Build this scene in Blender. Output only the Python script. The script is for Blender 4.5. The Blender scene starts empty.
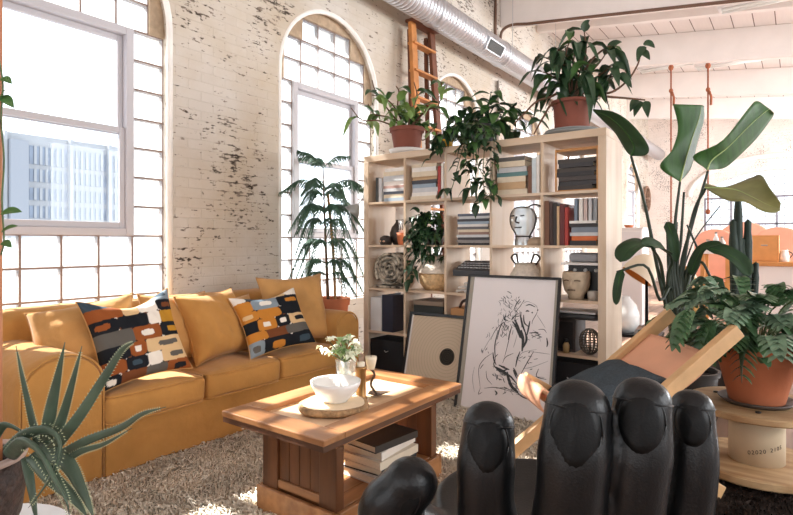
import bpy, bmesh, math, random
from math import sin, cos, pi, sqrt, radians
from mathutils import Vector, Matrix, noise
random.seed(7)
S = bpy.context.scene
COL = S.collection

# ------------------------------------------------------------------ camera
EYE = Vector((0.0, 0.0, 1.13))
F = Vector((-0.5934, 0.8049, 0.0)); R = Vector((0.8049, 0.5934, 0.0))
FOC = 545.0
cam_d = bpy.data.cameras.new('camera'); cam = bpy.data.objects.new('camera', cam_d); COL.objects.link(cam)
cam_d.sensor_width = 36.0; cam_d.sensor_fit = 'HORIZONTAL'; cam_d.lens = 36.0 * FOC / 793.0
cam_d.shift_y = -14.5 / 793.0; cam_d.clip_start = 0.05; cam_d.clip_end = 300
cam.location = EYE; cam.rotation_euler = (radians(90), 0, math.atan2(0.5934, 0.8049))
S.camera = cam

# ------------------------------------------------------------------ sky, sun, fill lamps, exposure
S.view_settings.view_transform = 'Standard'; S.view_settings.look = 'None'
S.view_settings.gamma = 1.0; S.view_settings.use_curve_mapping = False
S.view_settings.exposure = 0.0
S.cycles.use_denoising = True
S.cycles.max_bounces = 10; S.cycles.diffuse_bounces = 6; S.cycles.transparent_max_bounces = 16
S.cycles.sample_clamp_indirect = 12.0
world = bpy.data.worlds.new('sky'); S.world = world; world.use_nodes = True
bg = world.node_tree.nodes['Background']; bg.inputs[0].default_value = (0.91, 0.955, 1.0, 1); bg.inputs[1].default_value = 2.6

def light(name, kind, loc, energy, color=(1, 1, 1), target=None, size=1.0, size_y=None, angle=None):
    d = bpy.data.lights.new(name, kind); d.energy = energy; d.color = color
    o = bpy.data.objects.new(name, d); COL.objects.link(o); o.location = loc
    if kind == 'AREA':
        d.shape = 'RECTANGLE'; d.size = size; d.size_y = size_y or size
    if angle is not None: d.angle = angle
    if target is not None:
        o.rotation_euler = (Vector(target) - Vector(loc)).to_track_quat('-Z', 'Z').to_euler()
    return o
light('sun', 'SUN', (-12, -2, 11), 28.0, (1.0, 0.96, 0.90), target=(-12 + 1.0, -2.0 + 0.2, 11 - 0.92), angle=0.012)
# added fill lamps outside the unseen right-wall windows, stronger down the room
for y, e in ((-1.6, 20), (2.2, 170), (6.0, 140), (9.8, 520), (13.6, 1100)):
    light('fill_right', 'AREA', (5.35, y, 2.2), e, (0.94, 0.97, 1.0), target=(0, y, 2.1), size=2.2, size_y=2.9)
# added fill lamps behind the camera, aimed up to brighten ceiling and beams
for x in (-1.4, 2.4):
    l_ = light('ceiling_fill_back', 'AREA', (x, -4.5, 1.9), 40, (0.95, 0.975, 1.0), target=(x, 4.0, 6.0), size=2.6, size_y=2.2); l_.data.spread = radians(75)

# ------------------------------------------------------------------ points from measured directions
def ray(px, py):
    return F + R * ((px - 396.5) / FOC) + Vector((0, 0, (243.0 - py) / FOC))
def PD(px, py, d): return EYE + ray(px, py) * d
def PX(px, py, x): r = ray(px, py); return EYE + r * ((x - EYE.x) / r.x)
def PY(px, py, y): r = ray(px, py); return EYE + r * ((y - EYE.y) / r.y)
def PZ(px, py, z): r = ray(px, py); return EYE + r * ((z - EYE.z) / r.z)

# ------------------------------------------------------------------ materials
def lin(c):
    return tuple(((v / 255.0) / 12.92 if v / 255.0 <= 0.04045 else ((v / 255.0 + 0.055) / 1.055) ** 2.4) for v in c)
_M = {}
def mat(name, rgb, rough=0.6, metal=0.0, var=0.0, scale=8.0, bump=0.0, bscale=None, spec=0.5, stretch=None, rgb2=None, sheen=0.0, trans=0.0, coat=0.0):
    """procedural material: base colour mottled by noise, optional bump"""
    if name in _M: return _M[name]
    m = bpy.data.materials.new(name); m.use_nodes = True; nt = m.node_tree; N = nt.nodes; L = nt.links
    b = N['Principled BSDF']; c = lin(rgb)
    b.inputs['Roughness'].default_value = rough; b.inputs['Metallic'].default_value = metal
    b.inputs['Specular IOR Level'].default_value = spec
    if sheen: b.inputs['Sheen Weight'].default_value = sheen
    if coat: b.inputs['Coat Weight'].default_value = coat
    if trans: b.inputs['Transmission Weight'].default_value = trans
    b.inputs['Base Color'].default_value = (*c, 1)
    vec = None
    if var or bump or rgb2:
        tc = N.new('ShaderNodeTexCoord'); mp = N.new('ShaderNodeMapping'); L.new(tc.outputs['Object'], mp.inputs[0])
        if stretch: mp.inputs['Scale'].default_value = stretch
        vec = mp.outputs[0]
    if var or rgb2:
        nz = N.new('ShaderNodeTexNoise'); nz.inputs['Scale'].default_value = scale; nz.inputs['Detail'].default_value = 4
        L.new(vec, nz.inputs['Vector'])
        rp = N.new('ShaderNodeValToRGB'); L.new(nz.outputs[0], rp.inputs[0]); L.new(rp.outputs[0], b.inputs['Base Color'])
        if rgb2: lo, hi = lin(rgb2), c
        else: lo = tuple(v * (1 - var) for v in c); hi = tuple(min(1, v * (1 + var)) for v in c)
        rp.color_ramp.elements[0].position = 0.35; rp.color_ramp.elements[0].color = (*lo, 1)
        rp.color_ramp.elements[1].position = 0.65; rp.color_ramp.elements[1].color = (*hi, 1)
    if bump:
        n2 = N.new('ShaderNodeTexNoise'); n2.inputs['Scale'].default_value = bscale or scale * 3; n2.inputs['Detail'].default_value = 5
        L.new(vec, n2.inputs['Vector'])
        bp = N.new('ShaderNodeBump'); bp.inputs['Strength'].default_value = bump; bp.inputs['Distance'].default_value = 0.01
        L.new(n2.outputs[0], bp.inputs['Height']); L.new(bp.outputs[0], b.inputs['Normal'])
    _M[name] = m; return m

def wood(name, rgb, rgb2, axis='X', rough=0.45, scale=14.0, spec=0.4):
    """long-grained wood, the grain along one object axis"""
    st = {'X': (0.12, 1, 1), 'Y': (1, 0.12, 1), 'Z': (1, 1, 0.12)}[axis]
    return mat(name, rgb, rough, 0, 0.2, scale, 0.15, scale * 2, spec, st, rgb2)

def glassmat(name, tint, alpha, rough=0.03, milk=0.0, milkrgb=(240, 245, 248)):
    """thin pane: lets light through, a share is reflected, a share is milky"""
    if name in _M: return _M[name]
    m = bpy.data.materials.new(name); m.use_nodes = True; nt = m.node_tree; N = nt.nodes; L = nt.links
    N.remove(N['Principled BSDF']); out = N['Material Output']
    t = N.new('ShaderNodeBsdfTransparent'); t.inputs[0].default_value = (*tint, 1)
    g = N.new('ShaderNodeBsdfGlossy'); g.inputs['Roughness'].default_value = rough
    mx = N.new('ShaderNodeMixShader'); mx.inputs[0].default_value = 1 - alpha
    L.new(t.outputs[0], mx.inputs[1]); L.new(g.outputs[0], mx.inputs[2]); last = mx
    if milk:
        d = N.new('ShaderNodeBsdfTranslucent'); d.inputs[0].default_value = (*lin(milkrgb), 1)
        m2 = N.new('ShaderNodeMixShader'); m2.inputs[0].default_value = milk
        L.new(last.outputs[0], m2.inputs[1]); L.new(d.outputs[0], m2.inputs[2]); last = m2
    L.new(last.outputs[0], out.inputs[0]); _M[name] = m; return m

def colattr(name, rough=0.85, bump=0.25, bscale=220.0):
    if name in _M: return _M[name]
    m = bpy.data.materials.new(name); m.use_nodes = True; nt = m.node_tree; N = nt.nodes; L = nt.links; b = N['Principled BSDF']
    a = N.new('ShaderNodeAttribute'); a.attribute_name = 'weave'; L.new(a.outputs['Color'], b.inputs['Base Color'])
    b.inputs['Roughness'].default_value = rough; b.inputs['Specular IOR Level'].default_value = 0.1
    nz = N.new('ShaderNodeTexNoise'); nz.inputs['Scale'].default_value = bscale
    tc = N.new('ShaderNodeTexCoord'); L.new(tc.outputs['Object'], nz.inputs['Vector'])
    bp = N.new('ShaderNodeBump'); bp.inputs['Strength'].default_value = bump; bp.inputs['Distance'].default_value = 0.004
    L.new(nz.outputs[0], bp.inputs['Height']); L.new(bp.outputs[0], b.inputs['Normal'])
    _M[name] = m; return m

# ------------------------------------------------------------------ object helpers
def tag(o, label=None, cat=None, group=None, kind=None):
    if label: o['label'] = label
    if cat: o['category'] = cat
    if group: o['group'] = group
    if kind: o['kind'] = kind
    return o
def empty(name, loc, label, cat, group=None, rz=0.0):
    o = bpy.data.objects.new(name, None); COL.objects.link(o); o.location = loc; o.rotation_euler = (0, 0, rz)
    o.empty_display_size = 0.05
    return tag(o, label, cat, group)
_frame = {}
def copy_tree(o, parent=None):
    c = o.copy(); COL.objects.link(c)
    if parent is not None: c.parent = parent
    for ch in list(o.children): copy_tree(ch, c)
    return c

class MB:
    """collects shapes, then links them as ONE mesh object"""
    def __init__(s): s.v = []; s.f = []; s.m = Matrix()
    def add(s, vs, fs):
        n = len(s.v); s.v += [tuple(s.m @ Vector(p)) for p in vs]; s.f += [tuple(i + n for i in f) for f in fs]; return s
    def box(s, a, b):
        x0, y0, z0 = a; x1, y1, z1 = b
        return s.add([(x0, y0, z0), (x1, y0, z0), (x1, y1, z0), (x0, y1, z0), (x0, y0, z1), (x1, y0, z1), (x1, y1, z1), (x0, y1, z1)],
                     [(3, 2, 1, 0), (4, 5, 6, 7), (0, 1, 5, 4), (1, 2, 6, 5), (2, 3, 7, 6), (3, 0, 4, 7)])
    def bar(s, p, q, w, h, up=(0, 0, 1)):
        """rectangular bar from p to q, width w sideways, height h along up"""
        p, q = Vector(p), Vector(q); d = (q - p).normalized(); up = Vector(up)
        if abs(d.dot(up)) > 0.98: up = Vector((1, 0, 0))
        sd = d.cross(up).normalized() * w / 2; u = sd.cross(d).normalized() * h / 2
        vs = [p - sd - u, p + sd - u, p + sd + u, p - sd + u, q - sd - u, q + sd - u, q + sd + u, q - sd + u]
        return s.add(vs, [(3, 2, 1, 0), (4, 5, 6, 7), (0, 1, 5, 4), (1, 2, 6, 5), (2, 3, 7, 6), (3, 0, 4, 7)])
    def tube(s, pts, rad, seg=8, flat=1.0, up=None, cap=True):
        """round (or flattened) sweep; rad one number or one per point"""
        pts = [Vector(p) for p in pts]; n = len(pts)
        if not hasattr(rad, '__len__'): rad = [rad] * n
        vs = []; fs = []; prev = None
        for i, p in enumerate(pts):
            d = (pts[min(i + 1, n - 1)] - pts[max(i - 1, 0)])
            d = d.normalized() if d.length > 1e-9 else Vector((0, 0, 1))
            if prev is None:
                a = Vector(up) if up else (Vector((0, 0, 1)) if abs(d.z) < 0.9 else Vector((1, 0, 0)))
            else: a = prev
            a = (a - d * a.dot(d)); a = a.normalized() if a.length > 1e-6 else d.orthogonal().normalized()
            prev = a; b = d.cross(a)
            for k in range(seg):
                t = 2 * pi * k / seg; vs.append(p + (b * cos(t) + a * sin(t) * flat) * rad[i])
        for i in range(n - 1):
            for k in range(seg):
                k2 = (k + 1) % seg; fs.append((i * seg + k, i * seg + k2, (i + 1) * seg + k2, (i + 1) * seg + k))
        if cap: fs.append(tuple(range(seg))[::-1]); fs.append(tuple((n - 1) * seg + k for k in range(seg)))
        return s.add(vs, fs)
    def lathe(s, c, prof, seg=28):
        """profile [(radius, z)] about a vertical axis at c"""
        c = Vector(c); vs = []; fs = []; n = len(prof)
        for r, z in prof:
            for k in range(seg):
                t = 2 * pi * k / seg; vs.append(c + Vector((r * cos(t), r * sin(t), z)))
        for i in range(n - 1):
            for k in range(seg):
                k2 = (k + 1) % seg; fs.append((i * seg + k, i * seg + k2, (i + 1) * seg + k2, (i + 1) * seg + k))
        if prof[0][0] > 1e-5: fs.append(tuple(range(seg))[::-1])
        if prof[-1][0] > 1e-5: fs.append(tuple((n - 1) * seg + k for k in range(seg)))
        return s.add(vs, fs)
    def prism(s, poly, axis, a, b):
        """polygon (2-D) pushed from a to b along an axis"""
        def p3(u, v, t): return {'X': (t, u, v), 'Y': (u, t, v), 'Z': (u, v, t)}[axis]
        n = len(poly); vs = [p3(u, v, a) for u, v in poly] + [p3(u, v, b) for u, v in poly]
        return s.add(vs, [tuple(range(n))[::-1], tuple(range(n, 2 * n))] + [(i, (i + 1) % n, n + (i + 1) % n, n + i) for i in range(n)])
    def soft(s, c, size, r, n=8, crown=0.0, crowny=0.0, wr=0.0):
        """rounded, slightly crowned upholstery block"""
        c = Vector(c); h = Vector(size) / 2; r = min(r, h.x, h.y, h.z); idx = {}; vs = []; fs = []
        def pt(p):
            k = tuple(round(q, 4) for q in p)
            if k in idx: return idx[k]
            q = Vector((p[0] * h.x, p[1] * h.y, p[2] * h.z))
            i = Vector([max(-(h[a] - r), min(h[a] - r, q[a])) for a in range(3)])
            d = q - i; o = i + (d.normalized() * r if d.length > 1e-9 else d)
            if wr: w_ = c + o; o = o + (d.normalized() if d.length > 1e-9 else Vector()) * wr * (noise.noise(w_ * 7.0) + .5 * noise.noise(Vector((w_.x * 4, w_.y * 16, w_.z * 9)) + Vector((3, 1, 2))))
            if crown: o.z += crown * (1 - p[0] ** 2) * (1 - p[1] ** 2) * (1 if p[2] > 0 else 0) * abs(p[2])
            if crowny: o.x += crowny * (1 - p[1] ** 2) * (1 - p[2] ** 2) * max(0, p[0])
            idx[k] = len(vs); vs.append(c + o); return idx[k]
        # denser near the edges so the rounding reads
        def g(t): t = t * 2 - 1; return math.copysign(1 - (1 - abs(t)) ** 1.6, t)
        gr = [g(i / n) for i in range(n + 1)]
        for ax in range(3):
            for sg in (-1, 1):
                for i in range(n):
                    for j in range(n):
                        q = []
                        for a, b in ((i, j), (i + 1, j), (i + 1, j + 1), (i, j + 1)):
                            p = [0, 0, 0]; p[ax] = sg; p[(ax + 1) % 3] = gr[a]; p[(ax + 2) % 3] = gr[b]; q.append(pt(p))
                        fs.append(tuple(q if sg > 0 else q[::-1]))
        return s.add(vs, fs)
    def blade(s, spine, width, normal, fold=0.25, n=12, prof=None, wave=0.0):
        """leaf blade along a spine; folded up about its midrib"""
        P = spline(spine, n); vs = []; fs = []; nn = Vector(normal).normalized()
        for i, p in enumerate(P):
            t = i / n
            d = (P[min(i + 1, n)] - P[max(i - 1, 0)]).normalized()
            sd = d.cross(nn); sd = sd.normalized() if sd.length > 1e-6 else d.orthogonal()
            up = sd.cross(d).normalized()
            w = width / 2 * (prof(t) if prof else sin(pi * min(1, t ** 0.75 * 0.98 + 0.02)) ** 0.8)
            wv = wave * sin(t * 17) * w
            vs += [p + sd * w + up * (fold * w + wv), p + sd * w * 0.5 + up * fold * w * 0.35, p, p - sd * w * 0.5 + up * fold * w * 0.35, p - sd * w + up * (fold * w - wv)]
        for i in range(n):
            for k in range(4): fs.append((i * 5 + k, i * 5 + k + 1, i * 5 + k + 6, i * 5 + k + 5))
        return s.add(vs, fs)
    def build(s, name, m, parent=None, smooth=False, bevel=0.0, solid=0.0, seg=2, label=None, cat=None, group=None, kind=None, origin=None, subsurf=0):
        me = bpy.data.meshes.new(name)
        vs = s.v; off = Vector((0, 0, 0))
        if origin is not None: off = Vector(origin); vs = [tuple(Vector(p) - off) for p in vs]
        me.from_pydata(vs, [], s.f); me.materials.append(m)
        bm = bmesh.new(); bm.from_mesh(me); bmesh.ops.recalc_face_normals(bm, faces=bm.faces); bm.to_mesh(me); bm.free()
        if smooth: me.shade_smooth()
        o = bpy.data.objects.new(name, me); COL.objects.link(o)
        if origin is not None: o.location = off
        if parent is not None:
            o.parent = parent
            mw = parent.matrix_basis.copy(); q = parent.parent        # vertices come in world space: bring them into the parent's frame
            while q is not None: mw = q.matrix_basis @ mw; q = q.parent
            me.transform(mw.inverted())
        if bevel:
            b = o.modifiers.new('bevel', 'BEVEL'); b.width = bevel; b.segments = seg; b.limit_method = 'ANGLE'; b.angle_limit = radians(40)
        if solid:
            b = o.modifiers.new('solid', 'SOLIDIFY'); b.thickness = solid; b.offset = 0
        if subsurf:
            b = o.modifiers.new('sub', 'SUBSURF'); b.levels = subsurf; b.render_levels = subsurf
        return tag(o, label, cat, group, kind)

def spline(pts, n):
    """Catmull-Rom through the points, n+1 samples"""
    P = [Vector(p) for p in pts]
    if len(P) == 2: return [P[0].lerp(P[1], i / n) for i in range(n + 1)]
    out = []; m = len(P) - 1
    for i in range(n + 1):
        t = i / n * m; k = min(int(t), m - 1); u = t - k
        p0 = P[k - 1] if k > 0 else P[0] * 2 - P[1]; p1 = P[k]; p2 = P[k + 1]; p3 = P[k + 2] if k + 2 <= m else P[m] * 2 - P[m - 1]
        out.append(0.5 * ((2 * p1) + (p2 - p0) * u + (2 * p0 - 5 * p1 + 4 * p2 - p3) * u * u + (3 * p1 - p0 - 3 * p2 + p3) * u ** 3))
    return out
def struct(mb, name, m, parent=None, **k):
    if parent is None: k['kind'] = 'structure'
    return mb.build(name, m, parent, **k)
ORD = ['', 'topmost', 'second from the top', 'third from the top', 'fourth from the top', 'fifth from the top', 'sixth from the top', 'seventh from the top', 'eighth from the top', 'ninth from the top', 'tenth from the top', 'eleventh from the top', 'twelfth from the top']

# ================================================================== THE SETTING
XW, XG, XR = -3.6, -3.72, 5.0            # window wall face, glass line, right wall
YB, YF = -4.2, 17.5                      # wall behind the camera, far wall
SLOPE = 0.134
def beam_z(x): return 4.37 - SLOPE * (x - XW)

def brick_mat(name, paint, low_paint, split, swap):
    m = bpy.data.materials.new(name); m.use_nodes = True; nt = m.node_tree; N = nt.nodes; L = nt.links; b = N['Principled BSDF']
    tc = N.new('ShaderNodeTexCoord'); sp = N.new('ShaderNodeSeparateXYZ'); L.new(tc.outputs['Object'], sp.inputs[0])
    cb = N.new('ShaderNodeCombineXYZ'); L.new(sp.outputs[1 if swap else 0], cb.inputs[0]); L.new(sp.outputs[2], cb.inputs[1])
    br = N.new('ShaderNodeTexBrick'); L.new(cb.outputs[0], br.inputs[0])
    br.inputs['Scale'].default_value = 1.0; br.inputs['Brick Width'].default_value = 0.21; br.inputs['Row Height'].default_value = 0.073
    br.inputs['Mortar Size'].default_value = 0.006; br.inputs['Mortar Smooth'].default_value = 0.6
    br.inputs['Color1'].default_value = (1, 1, 1, 1); br.inputs['Color2'].default_value = (0.96, 0.95, 0.94, 1); br.inputs['Mortar'].default_value = (0.955, 0.945, 0.93, 1)
    def noise_(sc, det=6, ro=0.6):
        n = N.new('ShaderNodeTexNoise'); n.inputs['Scale'].default_value = sc; n.inputs['Detail'].default_value = det; n.inputs['Roughness'].default_value = ro
        L.new(tc.outputs['Object'], n.inputs['Vector']); return n
    def ramp(src, p0, p1, inv=False):
        r = N.new('ShaderNodeValToRGB'); r.color_ramp.elements[0].position = p0; r.color_ramp.elements[1].position = p1
        if inv: r.color_ramp.elements[0].color = (1, 1, 1, 1); r.color_ramp.elements[1].color = (0, 0, 0, 1)
        L.new(src, r.inputs[0]); return r.outputs[0]
    def math_(op, a, c):
        n = N.new('ShaderNodeMath'); n.operation = op
        for i, q in enumerate((a, c)):
            if hasattr(q, 'links'): L.new(q, n.inputs[i])
            else: n.inputs[i].default_value = q
        return n.outputs[0]
    def mix(f, a, c, mode='MIX'):
        n = N.new('ShaderNodeMix'); n.data_type = 'RGBA'; n.blend_type = mode
        if hasattr(f, 'links'): L.new(f, n.inputs[0])
        else: n.inputs[0].default_value = f
        for i, q in ((6, a), (7, c)):
            if hasattr(q, 'links'): L.new(q, n.inputs[i])
            else: n.inputs[i].default_value = (*q, 1)
        return n.outputs[2]
    # two coats of paint meeting in a ragged horizontal edge
    ed = math_('ADD', sp.outputs[2], math_('MULTIPLY', noise_(3).outputs[0], 0.06))
    col = mix(ramp(ed, split, split + 0.02), lin(low_paint), lin(paint)) if split else lin(paint)
    col = mix(ramp(noise_(1.3).outputs[0], 0.4, 0.7), col, tuple(v * 0.9 for v in lin(paint))) if split else mix(ramp(noise_(1.3).outputs[0], 0.4, 0.7), col, tuple(v * 0.88 for v in lin(paint)))
    col = mix(1.0, col, br.outputs[0], 'MULTIPLY')
    # flaked patches: brown brick and grey mortar showing through
    big = ramp(noise_(2.1, 3).outputs[0], 0.42, 0.68)
    stretchy = N.new('ShaderNodeMapping'); L.new(tc.outputs['Object'], stretchy.inputs[0]); stretchy.inputs['Scale'].default_value = (1, 0.42, 1.25)
    fn = noise_(34, 7, 0.66); L.new(stretchy.outputs[0], fn.inputs['Vector'])
    thr = math_('ADD', fn.outputs[0], math_('MULTIPLY', big, 0.12))
    thr = math_('ADD', thr, math_('MULTIPLY', br.outputs['Fac'], 0.045))
    flake = ramp(thr, 0.645, 0.675)
    fcol = mix(ramp(noise_(11).outputs[0], 0.42, 0.58), (0.055, 0.04, 0.03), (0.24, 0.19, 0.15))
    col = mix(flake, col, fcol); L.new(col, b.inputs['Base Color'])
    b.inputs['Roughness'].default_value = 0.8; b.inputs['Specular IOR Level'].default_value = 0.2
    h = math_('SUBTRACT', math_('MULTIPLY', noise_(30).outputs[0], 0.5), math_('ADD', math_('MULTIPLY', br.outputs['Fac'], 0.6), math_('MULTIPLY', flake, 0.5)))
    bp = N.new('ShaderNodeBump'); bp.inputs['Strength'].default_value = 0.42; bp.inputs['Distance'].default_value = 0.012
    L.new(h, bp.inputs['Height']); L.new(bp.outputs[0], b.inputs['Normal']); return m
BRICK = brick_mat('painted_brick', (200, 184, 162), (206, 198, 188), 1.80, True)
BRICK_X = brick_mat('painted_brick_far', (236, 224, 216), (236, 224, 216), 0, False)
PLASTER = mat('white_plaster', (236, 232, 226), 0.7, 0, 0.05, 9, 0.3, 40)
WHITE = mat('white_paint', (233, 226, 221), 0.65, 0, 0.03, 3, 0.15, 30)
FRAME_W = mat('window_white', (186, 183, 187), 0.4)
JOINT = mat('grout', (136, 118, 110), 0.8)
TAN = mat('tan_mortar', (172, 150, 125), 0.85, 0, 0.15, 20, 0.4)
GLASS = glassmat('clear_pane', (0.97, 0.98, 1.0), 0.975)
SCREEN = glassmat('screened_pane', (0.93, 0.95, 0.97), 0.975)
BLOCK = glassmat('glass_block', (0.95, 0.965, 0.98), 0.96, 0.15, 0.20)

def planks(name, rgb, rgb2, line, w, length, along_y=True, rough=0.4, gap=0.006, bumpy=0.3, squash=1.0):
    m = bpy.data.materials.new(name); m.use_nodes = True; nt = m.node_tree; N = nt.nodes; L = nt.links; b = N['Principled BSDF']
    tc = N.new('ShaderNodeTexCoord'); sp = N.new('ShaderNodeSeparateXYZ'); L.new(tc.outputs['Object'], sp.inputs[0])
    cb = N.new('ShaderNodeCombineXYZ'); L.new(sp.outputs[1 if along_y else 0], cb.inputs[0]); L.new(sp.outputs[0 if along_y else 1], cb.inputs[1])
    br = N.new('ShaderNodeTexBrick'); L.new(cb.outputs[0], br.inputs[0]); br.inputs['Scale'].default_value = 1
    br.inputs['Brick Width'].default_value = length; br.inputs['Row Height'].default_value = w; br.inputs['Mortar Size'].default_value = gap
    br.inputs['Color1'].default_value = (*lin(rgb), 1); br.inputs['Color2'].default_value = (*lin(rgb2), 1); br.inputs['Mortar'].default_value = (*lin(line), 1)
    mp = N.new('ShaderNodeMapping'); L.new(tc.outputs['Object'], mp.inputs[0]); mp.inputs['Scale'].default_value = (1, .1, 1) if along_y else (.1, 1, 1)
    nz = N.new('ShaderNodeTexNoise'); nz.inputs['Scale'].default_value = 30; nz.inputs['Detail'].default_value = 5; L.new(mp.outputs[0], nz.inputs['Vector'])
    mx = N.new('ShaderNodeMix'); mx.data_type = 'RGBA'; mx.blend_type = 'MULTIPLY'; mx.inputs[0].default_value = bumpy
    L.new(br.outputs[0], mx.inputs[6]); L.new(nz.outputs[0], mx.inputs[7]); L.new(mx.outputs[2], b.inputs['Base Color'])
    b.inputs['Roughness'].default_value = rough
    bp = N.new('ShaderNodeBump'); bp.inputs['Strength'].default_value = 0.4; bp.inputs['Distance'].default_value = 0.006; bp.invert = True
    L.new(br.outputs['Fac'], bp.inputs['Height']); L.new(bp.outputs[0], b.inputs['Normal']); return m
FLOOR = planks('floor_boards', (172, 138, 116), (148, 114, 94), (70, 50, 40), 0.14, 2.4, True, 0.38, 0.004, 0.5)
CEIL = planks('ceiling_boards', (238, 229, 224), (232, 222, 217), (120, 100, 90), 0.27, 40.0, True, 0.6, 0.007, 0.1)

struct(MB().box((XW - 0.4, YB - 0.4, -0.2), (XR + 0.4, YF + 0.4, 0)), 'floor', FLOOR)
c = MB(); zc = lambda x: beam_z(x) + 0.5
c.add([(x, y, zc(x) + t) for t in (0, 0.2) for x in (XW - 0.4, XR + 0.4) for y in (YB - 0.4, YF + 0.4)],
      [(0, 1, 3, 2), (4, 6, 7, 5), (0, 4, 5, 1), (2, 3, 7, 6), (0, 2, 6, 4), (1, 5, 7, 3)])
struct(c, 'ceiling', CEIL)

# ---- the window wall: nine arched bays
BAYS = [1.495 + 2.37 * k for k in range(-2, 7)]
HW, SILL, SPR = 0.675, 0.57, 2.65
def arch_wall(bays, hw, sill, spr, rise, top, a0, a1, put, seg=20):
    """wall face + reveals; put(u, z, depth) -> 3-D, depth 0 = room face, 1 = outside"""
    mb = MB(); edges = []; u = a0
    def quad(pts): 
        mb.add([put(*p) for p in pts], [(0, 1, 2, 3)])
    def slab(u0, u1, zb0, zb1, zt0, zt1):
        for dp in (0, 1): quad([(u0, zb0, dp), (u1, zb1, dp), (u1, zt1, dp), (u0, zt0, dp)])
    for c_ in bays:
        slab(u, c_ - hw, 0, 0, top(u), top(c_ - hw)); slab(c_ - hw, c_ + hw, 0, 0, sill, sill)
        cur = [(c_ - hw * cos(pi * i / seg), spr + rise * sin(pi * i / seg)) for i in range(seg + 1)]
        for (ua, za), (ub, zb) in zip(cur, cur[1:]):
            slab(ua, ub, za, zb, top(ua), top(ub)); quad([(ua, za, 0), (ub, zb, 0), (ub, zb, 1), (ua, za, 1)])
        for uu in (c_ - hw, c_ + hw): quad([(uu, sill, 0), (uu, spr, 0), (uu, spr, 1), (uu, sill, 1)])
        quad([(c_ - hw, sill, 0), (c_ + hw, sill, 0), (c_ + hw, sill, 1), (c_ - hw, sill, 1)])
        u = c_ + hw
    slab(u, a1, 0, 0, top(u), top(a1)); return mb
mb = arch_wall(BAYS, HW, SILL, SPR, HW, lambda u: 5.0, YB - 0.4, YF + 0.4, lambda u, z, d: (XW - 0.34 * d, u, z))
struct(mb, 'wall_left', BRICK)

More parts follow.
